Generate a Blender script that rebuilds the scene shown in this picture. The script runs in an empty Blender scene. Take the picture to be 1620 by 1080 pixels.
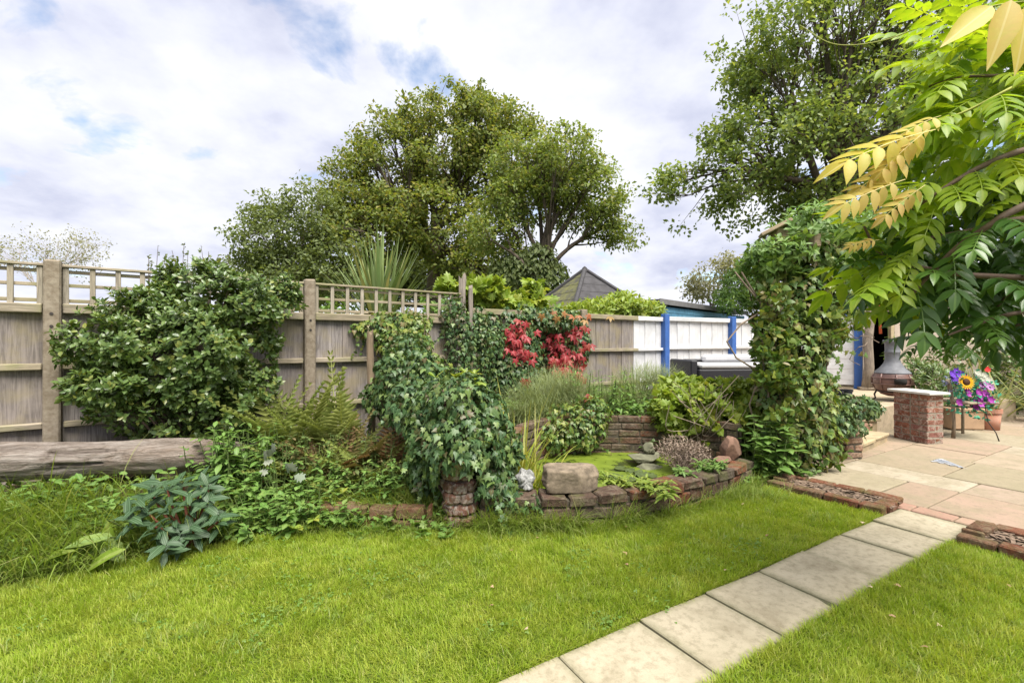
import bpy, math, random
import numpy as np
from mathutils import Matrix, Vector

# ------------------------------------------------------------------ camera, sky, sun, exposure
scn = bpy.context.scene
COL = scn.collection
F = 729.0                       # focal length in photo pixels (1620 wide)
H = 1.3                         # eye height
cam_d = bpy.data.cameras.new('camera'); cam = bpy.data.objects.new('camera', cam_d)
COL.objects.link(cam)
cam_d.sensor_width = 36; cam_d.lens = 36 * F / 1620; cam_d.clip_end = 2000; cam_d.clip_start = 0.02
cam.location = (0, 0, H); cam.rotation_euler = (math.radians(90), 0, 0)
scn.camera = cam

SUN_EL, SUN_AZ = 62.0, 150.0     # azimuth clockwise from +Y
wd = bpy.data.worlds.new('World'); scn.world = wd; wd.use_nodes = True
nt = wd.node_tree; nt.nodes.clear()
def wn(t, **k):
    n = nt.nodes.new(t)
    for a, b in k.items(): setattr(n, a, b)
    return n
L = nt.links.new
out = wn('ShaderNodeOutputWorld')
sky = wn('ShaderNodeTexSky', sky_type='NISHITA', sun_disc=False)
sky.sun_elevation = math.radians(SUN_EL); sky.sun_rotation = math.radians(SUN_AZ)
bgs = wn('ShaderNodeBackground'); bgs.inputs[1].default_value = 0.055
L(sky.outputs[0], bgs.inputs[0])
tc = wn('ShaderNodeTexCoord'); sep = wn('ShaderNodeSeparateXYZ'); L(tc.outputs['Generated'], sep.inputs[0])
zz = wn('ShaderNodeMath', operation='MAXIMUM'); zz.inputs[1].default_value = 0.0; L(sep.outputs[2], zz.inputs[0])
za = wn('ShaderNodeMath', operation='ADD'); za.inputs[1].default_value = 0.30; L(zz.outputs[0], za.inputs[0])
dx = wn('ShaderNodeMath', operation='DIVIDE'); L(sep.outputs[0], dx.inputs[0]); L(za.outputs[0], dx.inputs[1])
dy = wn('ShaderNodeMath', operation='DIVIDE'); L(sep.outputs[1], dy.inputs[0]); L(za.outputs[0], dy.inputs[1])
cmb = wn('ShaderNodeCombineXYZ'); L(dx.outputs[0], cmb.inputs[0]); L(dy.outputs[0], cmb.inputs[1]); cmb.inputs[2].default_value = 3.7
n1 = wn('ShaderNodeTexNoise'); n1.inputs['Scale'].default_value = 2.7; n1.inputs['Detail'].default_value = 9; n1.inputs['Roughness'].default_value = 0.56; n1.inputs['Distortion'].default_value = 0.25
n2 = wn('ShaderNodeTexNoise'); n2.inputs['Scale'].default_value = 2.3; n2.inputs['Detail'].default_value = 9; n2.inputs['Roughness'].default_value = 0.56
L(cmb.outputs[0], n1.inputs['Vector'])
mp = wn('ShaderNodeMapping'); mp.inputs['Location'].default_value = (4.3, 1.7, 9.0); L(cmb.outputs[0], mp.inputs[0]); L(mp.outputs[0], n2.inputs['Vector'])
cov = wn('ShaderNodeValToRGB'); cov.color_ramp.elements[0].position = 0.30; cov.color_ramp.elements[1].position = 0.41
L(n1.outputs[0], cov.inputs[0])
cc = wn('ShaderNodeValToRGB'); e = cc.color_ramp.elements
e[0].position = 0.34; e[0].color = (0.57, 0.60, 0.76, 1); e[1].position = 0.62; e[1].color = (0.93, 0.94, 1.0, 1)
em = e.new(0.48); em.color = (0.78, 0.80, 0.91, 1)
L(n2.outputs[0], cc.inputs[0])
bgc = wn('ShaderNodeBackground'); bgc.inputs[1].default_value = 0.25
L(cc.outputs[0], bgc.inputs[0])
mx = wn('ShaderNodeMixShader'); L(cov.outputs[0], mx.inputs[0]); L(bgs.outputs[0], mx.inputs[1]); L(bgc.outputs[0], mx.inputs[2])
L(mx.outputs[0], out.inputs[0])

sd = bpy.data.lights.new('sun', 'SUN'); sun = bpy.data.objects.new('sun', sd); COL.objects.link(sun)
sd.energy = 2.05; sd.angle = math.radians(38); sd.color = (1.0, 0.95, 0.87)
el, az = math.radians(SUN_EL), math.radians(SUN_AZ)
sdir = Vector((math.sin(az) * math.cos(el), math.cos(az) * math.cos(el), math.sin(el)))
sun.rotation_euler = sdir.to_track_quat('Z', 'Y').to_euler(); sun.location = sdir * 50

vs = scn.view_settings; vs.view_transform = 'Standard'; vs.look = 'None'; vs.gamma = 1; vs.use_curve_mapping = False
vs.exposure = 2.2

# ------------------------------------------------------------------ helpers
def W(px, py, Y):
    return np.array([(px - 810) / F * Y, Y, H - (py - 540) / F * Y])
def G(px, py, z=0.0):           # point on the level z seen at a pixel of the photo
    Y = F * (H - z) / (py - 540)
    return np.array([(px - 810) / F * Y, Y, z])
def nrm(v):
    v = np.asarray(v, float); l = np.linalg.norm(v, axis=-1, keepdims=True); l[l < 1e-9] = 1
    return v / l
def rng_(s): return np.random.default_rng(s)

def tag(o, label=None, cat=None, group=None, kind=None):
    if label: o['label'] = label
    if cat: o['category'] = cat
    if group: o['group'] = group
    if kind: o['kind'] = kind
    return o
def thing(name, label, cat, loc=(0, 0, 0), group=None):
    o = bpy.data.objects.new(name, None); COL.objects.link(o)
    o.empty_display_size = 0.1
    o.location = [float(x) for x in loc]
    return tag(o, label, cat, group)
def link(name, me, mat=None, parent=None, M=None, kind=None, smooth=False):
    """one mesh object; its mesh is in world space, or M places it"""
    o = bpy.data.objects.new(name, me); COL.objects.link(o)
    if mat and not me.materials: me.materials.append(mat)
    wm = M if M is not None else Matrix.Identity(4)
    if parent is not None:
        o.parent = parent
        o.matrix_parent_inverse = PW[parent.name].inverted() if parent.name in PW else Matrix.Translation(-Vector(parent.location))
    o.matrix_basis = wm
    PW[o.name] = wm.copy() if M is not None else Matrix.Identity(4)
    if kind: o['kind'] = kind
    return o
PW = {}
def mesh_np(name, V, T, smooth=False, attr=None):
    V = np.ascontiguousarray(V, np.float32); T = np.ascontiguousarray(T, np.int32)
    me = bpy.data.meshes.new(name)
    k = T.shape[1]
    me.vertices.add(len(V)); me.vertices.foreach_set('co', V.ravel())
    me.loops.add(T.size); me.loops.foreach_set('vertex_index', T.ravel())
    me.polygons.add(len(T)); me.polygons.foreach_set('loop_start', np.arange(0, T.size, k, dtype=np.int32))
    if smooth: me.polygons.foreach_set('use_smooth', np.ones(len(T), bool))
    if attr is not None:
        a = me.attributes.new('lv', 'FLOAT_VECTOR', 'POINT'); a.data.foreach_set('vector', np.ascontiguousarray(attr, np.float32).ravel())
    me.update(calc_edges=True)
    return me
def mesh_py(name, V, Fc, smooth=False):
    me = bpy.data.meshes.new(name); me.from_pydata([tuple(map(float, v)) for v in V], [], Fc)
    if smooth: me.polygons.foreach_set('use_smooth', np.ones(len(Fc), bool))
    me.update(); return me

class MB:                       # collects pieces of ONE part
    def __init__(s): s.V = []; s.F = []
    def add(s, V, Fc):
        b = len(s.V); s.V += [tuple(map(float, v)) for v in V]; s.F += [tuple(i + b for i in f) for f in Fc]; return s
    def tube(s, pts, rad, n=7, cap=True):
        pts = np.asarray(pts, float); m = len(pts); rad = np.broadcast_to(rad, m)
        V = []; up = np.array([0.31, 0.17, 0.93])
        for i in range(m):
            t = pts[min(i + 1, m - 1)] - pts[max(i - 1, 0)]; t = nrm(t)
            a = nrm(np.cross(t, up)) if abs(np.dot(t, up)) < .98 else nrm(np.cross(t, [1, 0, 0])); b = np.cross(t, a)
            for k in range(n):
                q = 2 * math.pi * k / n
                V.append(pts[i] + rad[i] * (math.cos(q) * a + math.sin(q) * b))
        Fc = [(i * n + k, i * n + (k + 1) % n, (i + 1) * n + (k + 1) % n, (i + 1) * n + k) for i in range(m - 1) for k in range(n)]
        if cap: Fc += [tuple(range(n))[::-1], tuple((m - 1) * n + k for k in range(n))]
        return s.add(V, Fc)
    def box(s, lo, hi):
        x0, y0, z0 = lo; x1, y1, z1 = hi
        return s.add([(x0, y0, z0), (x1, y0, z0), (x1, y1, z0), (x0, y1, z0), (x0, y0, z1), (x1, y0, z1), (x1, y1, z1), (x0, y1, z1)],
                     [(0, 3, 2, 1), (4, 5, 6, 7), (0, 1, 5, 4), (1, 2, 6, 5), (2, 3, 7, 6), (3, 0, 4, 7)])
    def lathe(s, prof, c=(0, 0, 0), n=24, sx=1.0, sy=1.0):
        m = len(prof)
        V = [(c[0] + r * sx * math.cos(2 * math.pi * k / n), c[1] + r * sy * math.sin(2 * math.pi * k / n), c[2] + z) for r, z in prof for k in range(n)]
        Fc = [(i * n + k, i * n + (k + 1) % n, (i + 1) * n + (k + 1) % n, (i + 1) * n + k) for i in range(m - 1) for k in range(n)]
        return s.add(V, Fc)
    def build(s, name, mat, parent=None, smooth=False, kind=None, M=None):
        return link(name, mesh_py(name, s.V, s.F, smooth), mat, parent, M, kind)

_cb = {}
def cbox(dx, dy, dz, bev=0.006, jit=0.0, var=0):
    """chamfered box centred on its origin (44 triangles), cached"""
    key = (round(dx, 3), round(dy, 3), round(dz, 3), round(bev, 4), jit, var)
    if key in _cb: return _cb[key]
    r = random.Random(str(key)); V = []; idx = {}
    h = (dx / 2, dy / 2, dz / 2)
    for sx in (-1, 1):
        for sy in (-1, 1):
            for sz in (-1, 1):
                s = (sx, sy, sz); j = [r.uniform(-jit, jit) for _ in range(3)]
                for ax in range(3):
                    p = [s[i] * (h[i] - (0 if i == ax else bev)) + j[i] + r.uniform(-jit, jit) * .3 for i in range(3)]
                    idx[(s, ax)] = len(V); V.append(p)
    Fc = []
    def quad(q):
        Fc.append(tuple(q))
    for ax in range(3):
        o = [i for i in range(3) if i != ax]
        for sg in (-1, 1):
            c = []
            for a, b in ((-1, -1), (1, -1), (1, 1), (-1, 1)):
                s = [0, 0, 0]; s[ax] = sg; s[o[0]] = a; s[o[1]] = b; c.append(idx[(tuple(s), ax)])
            quad(c)
        for a in (-1, 1):
            for b in (-1, 1):
                s1 = [0, 0, 0]; s1[o[0]] = a; s1[o[1]] = b
                q = []
                s1[ax] = -1; q += [idx[(tuple(s1), o[0])], idx[(tuple(s1), o[1])]]
                s1[ax] = 1; q += [idx[(tuple(s1), o[1])], idx[(tuple(s1), o[0])]]
                quad(q)
    for sx in (-1, 1):
        for sy in (-1, 1):
            for sz in (-1, 1):
                Fc.append(tuple(idx[((sx, sy, sz), a)] for a in range(3)))
    V = np.array(V); out = []
    for f in Fc:                # outward winding
        p = V[list(f)]; n = np.cross(p[1] - p[0], p[2] - p[0])
        out.append(f if np.dot(n, p.mean(0)) > 0 else f[::-1])
    me = mesh_py('box', V, out); _cb[key] = me
    return me
_mc = {}
def withmat(me, mat):
    k = (me.name, mat.name)
    if k not in _mc:
        m = me.copy(); m.materials.clear(); m.materials.append(mat); _mc[k] = m
    return _mc[k]
def frame(o, u, v=None, w=(0, 0, 1)):
    """matrix with x along u, z along w (orthogonalised), origin o"""
    u = nrm(np.asarray(u, float)); w = np.asarray(w, float); w = nrm(w - u * np.dot(u, w)); y = np.cross(w, u)
    return Matrix(((u[0], y[0], w[0], o[0]), (u[1], y[1], w[1], o[1]), (u[2], y[2], w[2], o[2]), (0, 0, 0, 1)))
def piece(name, dims, mat, parent, M, bev=0.006, jit=0.0, var=0):
    return link(name, withmat(cbox(*dims, bev, jit, var), mat), None, parent, M)

# value noise, vectorised
_perm = rng_(7).random((64, 64, 64)).astype(np.float32)
def vnoise(P, f=1.0, seed=0):
    q = np.asarray(P, float) * f + seed * 7.31 + 1000; i = np.floor(q).astype(int); t = q - i; t = t * t * (3 - 2 * t); r = 0
    for a in (0, 1):
        for b in (0, 1):
            for c in (0, 1):
                w = (t[:, 0] if a else 1 - t[:, 0]) * (t[:, 1] if b else 1 - t[:, 1]) * (t[:, 2] if c else 1 - t[:, 2])
                r = r + w * _perm[(i[:, 0] + a) % 64, (i[:, 1] + b) % 64, (i[:, 2] + c) % 64]
    return r
def fbm(P, f=1.0, seed=0, o=3):
    return sum(vnoise(P, f * 2 ** k, seed + k) * .5 ** k for k in range(o)) / sum(.5 ** k for k in range(o))
def inpoly(x, y, poly):
    c = np.zeros(len(x), bool); n = len(poly)
    for i in range(n):
        x0, y0 = poly[i][:2]; x1, y1 = poly[(i + 1) % n][:2]
        if y0 == y1: continue
        m = ((y0 > y) != (y1 > y)) & (x < (x1 - x0) * (y - y0) / (y1 - y0) + x0); c ^= m
    return c

# ------------------------------------------------------------------ materials
class MT:
    def __init__(s, name):
        s.m = bpy.data.materials.new(name); s.m.use_nodes = True; s.t = s.m.node_tree; s.t.nodes.clear()
        s.o = s.n('ShaderNodeOutputMaterial')
    def n(s, t, **k):
        x = s.t.nodes.new(t)
        for a, b in k.items(): setattr(x, a, b)
        return x
    def l(s, a, b): s.t.links.new(a, b); return s
    def coord(s, kind='Object', scale=(1, 1, 1), loc=(0, 0, 0), rnd=False):
        c = s.n('ShaderNodeTexCoord'); mp = s.n('ShaderNodeMapping'); mp.inputs['Scale'].default_value = scale; mp.inputs['Location'].default_value = loc
        if rnd:                 # every piece gets its own stretch of the pattern
            oi = s.n('ShaderNodeObjectInfo'); mul = s.n('ShaderNodeVectorMath', operation='SCALE'); mul.inputs[0].default_value = (37, 17, 23); s.l(oi.outputs['Random'], mul.inputs['Scale'])
            ad = s.n('ShaderNodeVectorMath', operation='ADD'); s.l(c.outputs[kind], ad.inputs[0]); s.l(mul.outputs[0], ad.inputs[1]); s.l(ad.outputs[0], mp.inputs[0])
        else: s.l(c.outputs[kind], mp.inputs[0])
        return mp.outputs[0]
    def world(s, scale=(1, 1, 1)):
        c = s.n('ShaderNodeNewGeometry'); mp = s.n('ShaderNodeMapping'); mp.inputs['Scale'].default_value = scale; s.l(c.outputs['Position'], mp.inputs[0]); return mp.outputs[0]
    def noise(s, vec, sc, det=5, ro=.55, dist=0):
        x = s.n('ShaderNodeTexNoise'); x.inputs['Scale'].default_value = sc; x.inputs['Detail'].default_value = det; x.inputs['Roughness'].default_value = ro; x.inputs['Distortion'].default_value = dist
        s.l(vec, x.inputs['Vector']); return x.outputs[0]
    def ramp(s, fac, stops, interp='LINEAR'):
        x = s.n('ShaderNodeValToRGB'); r = x.color_ramp; r.interpolation = interp
        while len(r.elements) < len(stops): r.elements.new(0.5)
        for e, (p, c) in zip(r.elements, stops):
            e.position = p; e.color = (*c, 1) if len(c) == 3 else c
        s.l(fac, x.inputs[0]); return x.outputs[0]
    def g(s, v): return (v, v, v)
    def mix(s, fac, a, b, mode='MIX'):
        x = s.n('ShaderNodeMix', data_type='RGBA', blend_type=mode)
        for sock, v in ((x.inputs[0], fac), (x.inputs[6], a), (x.inputs[7], b)):
            if isinstance(v, (int, float)): sock.default_value = v
            elif isinstance(v, tuple): sock.default_value = (*v, 1) if len(v) == 3 else v
            else: s.l(v, sock)
        return x.outputs[2]
    def math(s, op, a, b=None, c=None):
        x = s.n('ShaderNodeMath', operation=op)
        for i, v in enumerate((a, b, c)):
            if v is None: continue
            if isinstance(v, (int, float)): x.inputs[i].default_value = v
            else: s.l(v, x.inputs[i])
        return x.outputs[0]
    def rand(s): return s.n('ShaderNodeObjectInfo').outputs['Random']
    def bump(s, h, st=.4, d=.01):
        x = s.n('ShaderNodeBump'); x.inputs['Strength'].default_value = st; x.inputs['Distance'].default_value = d; s.l(h, x.inputs['Height']); return x.outputs[0]
    def pbsdf(s, col, rough=.8, bump=None, spec=.3, metal=0, **kw):
        p = s.n('ShaderNodeBsdfPrincipled')
        for k, v in (('Base Color', col), ('Roughness', rough), ('Specular IOR Level', spec), ('Metallic', metal)):
            if isinstance(v, (int, float)): p.inputs[k].default_value = v
            elif isinstance(v, tuple): p.inputs[k].default_value = (*v, 1)
            else: s.l(v, p.inputs[k])
        if bump is not None: s.l(bump, p.inputs['Normal'])
        return p.outputs[0]
    def done(s, sh): s.l(sh, s.o.inputs[0]); return s.m

def leafmat(name, cols, vein=None, rough=.42, trans=.35, tcol=None, spec=.4, edge=None, veinw=.06, ribs=False, patch=None):
    """leaf: colour by a per-leaf random number, paler midrib, some light passing through"""
    t = MT(name)
    a = t.n('ShaderNodeAttribute', attribute_name='lv'); sp = t.n('ShaderNodeSeparateXYZ'); t.l(a.outputs['Vector'], sp.inputs[0])
    r = t.math('FRACT', t.math('ADD', sp.outputs[2], t.rand()))
    k = len(cols); base = t.ramp(r, [((i + .0) / max(k - 1, 1), c) for i, c in enumerate(cols)])
    nz = t.noise(t.world(), 9, 3)
    base = t.mix(t.math('MULTIPLY', nz, .35), base, tuple(c * .55 for c in cols[0]))
    if patch:
        pn = t.noise(t.world(), patch[1], 5, .65, .5); base = t.mix(t.math('MULTIPLY', t.ramp(pn, [(.47, (0, 0, 0)), (.66, (1, 1, 1))]), patch[2]), base, patch[0])
        pn = t.noise(t.world(), patch[1] * 2.7, 4, .65, .5); base = t.mix(t.math('MULTIPLY', t.ramp(pn, [(.36, (1, 1, 1)), (.5, (0, 0, 0))]), .45), base, patch[3])
    ab = t.math('ABSOLUTE', sp.outputs[0])
    if vein:
        w = t.math('LESS_THAN', ab, veinw); base = t.mix(t.math('MULTIPLY', w, .6), base, vein)
    if edge:
        w = t.math('GREATER_THAN', ab, .27); base = t.mix(t.math('MULTIPLY', w, .8), base, edge)
    if ribs:
        w = t.math('LESS_THAN', t.math('ABSOLUTE', t.math('SUBTRACT', ab, .075)), .012); base = t.mix(t.math('MULTIPLY', w, .7), base, vein)
    p = t.pbsdf(base, rough, spec=spec)
    tr = t.n('ShaderNodeBsdfTranslucent')
    tcv = tcol or (1.25, 1.2, .55)
    t.l(t.mix(1.0, base, tcv, 'MULTIPLY'), tr.inputs[0])
    m = t.n('ShaderNodeMixShader'); m.inputs[0].default_value = trans; t.l(p, m.inputs[1]); t.l(tr.outputs[0], m.inputs[2])
    return t.done(m.outputs[0])

# ------------------------------------------------------------------ surface materials
def m_soil():
    t = MT('soil'); n = t.noise(t.world(), 14, 8, .7); f = t.noise(t.world(), 90, 4, .7)
    c = t.ramp(n, [(.3, (.03, .022, .014)), (.55, (.065, .047, .03)), (.75, (.1, .08, .055))])
    c = t.mix(t.ramp(f, [(.6, (0, 0, 0)), (.75, (1, 1, 1))]), c, (.16, .12, .08))
    return t.done(t.pbsdf(c, .95, t.bump(f, .8, .02), .1))
def m_lawn():
    t = MT('lawn_turf'); n = t.noise(t.world(), 3.0, 4); f = t.noise(t.world(), 70, 5, .7)
    c = t.ramp(n, [(.3, (.06, .1, .012)), (.6, (.1, .15, .018)), (.8, (.15, .15, .035))])
    c = t.mix(t.ramp(f, [(.45, (0, 0, 0)), (.7, (.7, .7, .7))]), c, (.05, .045, .018))
    return t.done(t.pbsdf(c, .95, t.bump(f, .6, .02), .1))
def m_ground():
    t = MT('meadow_ground'); n = t.noise(t.world(), .6, 5); c = t.ramp(n, [(.3, (.05, .075, .015)), (.7, (.1, .11, .03))])
    return t.done(t.pbsdf(c, .95, spec=.1))
def m_concrete_slab():
    t = MT('weathered_concrete_slab'); v = t.coord(rnd=True); a = t.noise(v, 3.2, 6, .62, .3); b = t.noise(v, 26, 6, .7); f = t.noise(v, 240, 3, .6)
    c = t.ramp(a, [(.3, (.235, .20, .135)), (.46, (.33, .29, .205)), (.7, (.40, .35, .255))])
    c = t.mix(t.math('MULTIPLY', t.ramp(b, [(.47, (0, 0, 0)), (.64, (1, 1, 1))]), .5), c, (.17, .145, .09))
    c = t.mix(t.math('MULTIPLY', t.ramp(f, [(.56, (0, 0, 0)), (.7, (1, 1, 1))]), .35), c, (.14, .125, .085))
    # green algae along the rim of the slab
    g = t.n('ShaderNodeTexCoord'); s2 = t.n('ShaderNodeSeparateXYZ'); t.l(g.outputs['Generated'], s2.inputs[0])
    ex = t.math('ABSOLUTE', t.math('SUBTRACT', s2.outputs[0], .5)); ey = t.math('ABSOLUTE', t.math('SUBTRACT', s2.outputs[1], .5))
    e = t.math('MULTIPLY', t.ramp(t.math('ADD', t.math('MAXIMUM', ex, ey), t.math('MULTIPLY', a, .25)), [(.52, (0, 0, 0)), (.68, (1, 1, 1))]), .5)
    c = t.mix(t.math('MULTIPLY', e, 1.4), c, (.12, .12, .06))
    h = t.math('ADD', t.math('MULTIPLY', f, .4), b)
    return t.done(t.pbsdf(c, .9, t.bump(h, .35, .006), .2))
def m_flag(name, pal, moss=(.17, .15, .085)):
    t = MT(name); v = t.coord(rnd=True); r = t.rand(); a = t.noise(v, 3.4, 8, .68, .7); b = t.noise(v, 18, 7, .75, .4); f = t.noise(v, 120, 3, .7)
    c = t.ramp(r, [(i / (len(pal) - 1), p) for i, p in enumerate(pal)])
    c = t.mix(t.math('MULTIPLY', t.ramp(a, [(.38, (1, 1, 1)), (.56, (0, 0, 0))]), .6), c, moss)
    c = t.mix(t.math('MULTIPLY', t.ramp(b, [(.5, (0, 0, 0)), (.64, (1, 1, 1))]), .5), c, (.13, .1, .065))
    c = t.mix(t.math('MULTIPLY', f, .22), c, (.5, .43, .33))
    return t.done(t.pbsdf(c, .85, t.bump(t.math('ADD', b, t.math('MULTIPLY', f, .3)), .4, .008), .25))
def m_brick(name, pal, stain=(.30, .26, .21), amt=.5, moss=.0):
    t = MT(name); v = t.coord(rnd=True); r = t.rand(); a = t.noise(v, 13, 7, .72, .8); b = t.noise(v, 45, 6, .75, .5); d = t.noise(v, 7, 5, .7, .6)
    c = t.ramp(r, [(i / (len(pal) - 1), p) for i, p in enumerate(pal)])
    c = t.mix(t.math('MULTIPLY', t.ramp(d, [(.4, (1, 1, 1)), (.55, (0, 0, 0))]), .6), c, tuple(x * .45 for x in pal[-1]))
    c = t.mix(t.math('MULTIPLY', t.ramp(a, [(.47, (0, 0, 0)), (.58, (1, 1, 1))]), amt), c, stain)
    c = t.mix(t.math('MULTIPLY', t.ramp(b, [(.48, (0, 0, 0)), (.62, (1, 1, 1))]), .55), c, tuple(x * .3 for x in pal[0]))
    if moss:
        g = t.noise(t.world(), 7, 5); c = t.mix(t.math('MULTIPLY', t.ramp(g, [(.5, (0, 0, 0)), (.68, (1, 1, 1))]), moss), c, (.09, .1, .03))
    return t.done(t.pbsdf(c, .9, t.bump(t.math('ADD', a, b), 1.0, .012), .12))
def m_plain(name, col, rough=.8, var=.3, sc=20, bump=.3, spec=.3, metal=0, col2=None):
    t = MT(name); v = t.coord(rnd=True); a = t.noise(v, sc, 6, .65); c2 = col2 or tuple(x * (1 - var) for x in col)
    c = t.ramp(a, [(.35, c2), (.65, col)])
    return t.done(t.pbsdf(c, rough, t.bump(a, bump, .006), spec, metal))
def m_wood(name, pal, grain=(.4, .4, 1), axis=2, algae=None, rough=.85):
    """grain runs along the piece's own axis"""
    t = MT(name); sc = [46, 46, 46]; sc[axis] = 2.6; v = t.coord(rnd=True, scale=tuple(sc)); a = t.noise(v, 1.0, 8, .68, 1.6)
    v2 = t.coord(rnd=True); k = t.noise(v2, 4, 4); r = t.rand()
    c = t.ramp(r, [(i / (len(pal) - 1), p) for i, p in enumerate(pal)])
    dark = tuple(x * .38 for x in pal[0])
    c = t.mix(t.math('MULTIPLY', t.ramp(a, [(.42, (1, 1, 1)), (.58, (0, 0, 0))]), .65), c, dark)
    c = t.mix(t.math('MULTIPLY', t.ramp(k, [(.5, (0, 0, 0)), (.75, (1, 1, 1))]), .4), c, tuple(min(1, x * 1.45) for x in pal[-1]))
    if algae:
        g = t.noise(t.world(), 5, 5); c = t.mix(t.math('MULTIPLY', t.ramp(g, [(.45, (0, 0, 0)), (.65, (1, 1, 1))]), .6), c, algae)
    return t.done(t.pbsdf(c, rough, t.bump(a, .5, .004), .2))
M_SOIL = m_soil(); M_LAWN = m_lawn(); M_GROUND = m_ground(); M_SLAB = m_concrete_slab()
M_FLAG = m_flag('sandstone_flag', [(.25, .20, .13), (.27, .185, .135), (.31, .265, .19), (.24, .17, .12), (.225, .19, .12), (.33, .29, .215), (.27, .2, .15), (.29, .24, .16)])
M_TERRA_FLAG = m_flag('terracotta_paver', [(.30, .13, .08), (.33, .15, .09), (.29, .14, .09)], (.33, .19, .11))
M_PINK = m_flag('pink_paver', [(.30, .17, .13), (.27, .14, .1), (.33, .21, .155)])
M_JOINT = m_plain('sandy_mortar', (.2, .165, .11), .95, .4, 30)
M_MORTAR = m_plain('lime_mortar', (.30, .26, .2), .95, .4, 40)
M_DMORTAR = m_plain('dirty_mortar', (.10, .085, .06), .95, .5, 30)
M_OLDBRICK = m_brick('old_pond_brick', [(.10, .06, .045), (.13, .085, .06), (.085, .07, .055), (.2, .07, .035), (.14, .105, .075), (.12, .09, .065)], (.19, .16, .115), .6, .55)
M_REDBRICK = m_brick('red_brick', [(.24, .085, .055), (.30, .12, .075), (.26, .11, .08), (.24, .11, .09), (.31, .15, .09)], (.42, .33, .27), .85)
M_EDGEBRICK = m_brick('edging_brick', [(.16, .06, .035), (.2, .085, .05), (.14, .07, .045), (.2, .12, .07)], (.2, .16, .1), .55, .55)
M_FENCE = m_wood('grey_fence_board', [(.235, .205, .185), (.27, .245, .23), (.215, .185, .165), (.30, .27, .255), (.25, .215, .195)], algae=(.25, .21, .12))
M_RAIL = m_wood('fence_rail', [(.33, .28, .2), (.30, .25, .17), (.35, .30, .23)], axis=0, algae=(.22, .22, .10))
M_SLATV = m_wood('trellis_wood', [(.34, .30, .235), (.31, .27, .2), (.37, .33, .27)], axis=2)
M_CONC = m_plain('lichen_concrete_post', (.27, .23, .175), .95, .4, 22, .8, col2=(.17, .135, .095))
M_OLDPOST = m_wood('split_old_post', [(.3, .26, .225), (.24, .2, .165)], axis=2)
M_WHITE = m_plain('white_fence_paint', (.60, .60, .61), .6, .09, 4, .2, col2=(.46, .465, .47))
M_BLUE = m_plain('blue_paint', (.045, .12, .36), .5, .2, 12, .15)
M_SHEDBLUE = m_plain('faded_blue_boards', (.12, .29, .42), .7, .4, 8, .2)
M_FELT = m_plain('roofing_felt', (.07, .068, .072), .95, .35, 5, .4, col2=(.045, .043, .045))
M_MOSSFELT = m_plain('mossy_felt', (.13, .13, .045), .95, .5, 5, .4, col2=(.06, .058, .05))
M_FASCIA = m_plain('grey_fascia', (.17, .165, .165), .9, .3, 5, .3)
M_STONE = m_plain('sandstone_block', (.24, .19, .135), .95, .6, 14, 1.0)
M_ROCK = m_plain('red_sandstone_rock', (.22, .13, .09), .95, .45, 12, .9)
M_GREYROCK = m_plain('grey_green_rock', (.17, .17, .11), .95, .5, 12, .9)
M_QUARTZ = m_plain('white_rough_rock', (.36, .36, .35), .8, .6, 30, 1.0)

# ------------------------------------------------------------------ ground, lawn, bed
GRP_S = []
def struct(o): o['kind'] = 'structure'; return o
a = 600
struct(link('ground', mesh_py('ground', [(-a, -a, -.06), (a, -a, -.06), (a, a, -.06), (-a, a, -.06)], [(0, 1, 2, 3)]), M_GROUND))
P0 = np.array([.590, 2.14]); D1 = np.array([.403, .239]); DP = nrm(D1); D2 = np.array([.5097, -.8604]) * .418
DN = nrm(D2)                    # across the path, to the right
PEND = P0 + 6 * D1
bed_px = [(-260, 985), (-80, 948), (0, 930), (100, 912), (210, 886), (300, 868), (420, 850), (560, 842), (700, 840), (820, 836), (900, 829), (1000, 822), (1100, 801), (1160, 783), (1214, 769)]
BED = [G(*p)[:2] for p in bed_px]
PLA = np.array([2.27, 4.12])    # planter corner, far left
PLB = np.array([2.76, 3.42])    # planter corner at the path
lawn_l = [np.array([-4.0, .6])] + BED + [PLA, PLB] + [P0 + 5 * D1, P0 - 5 * D1 + 0 * D2, np.array([-1.2, .6])]
QA = np.array([2.86, 2.98])     # right planter corner by the path
lawn_r = [P0 - 5 * D1 + D2, P0 + 4.9 * D1 + D2, QA, QA + DN * 1.6, np.array([5.2, .6]), np.array([-.6, .6])]
def sheet(name, poly, z, mat, ears=True):
    import mathutils.geometry as mg
    V = [Vector((float(p[0]), float(p[1]), z)) for p in poly]
    T = mg.tessellate_polygon([V])
    T = [t if (V[t[1]] - V[t[0]]).cross(V[t[2]] - V[t[0]]).z > 0 else t[::-1] for t in T]
    return link(name, mesh_py(name, V, [tuple(t) for t in T]), mat)
struct(sheet('lawn', lawn_l, 0.0, M_LAWN)); struct(sheet('lawn', lawn_r, 0.0, M_LAWN))

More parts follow.
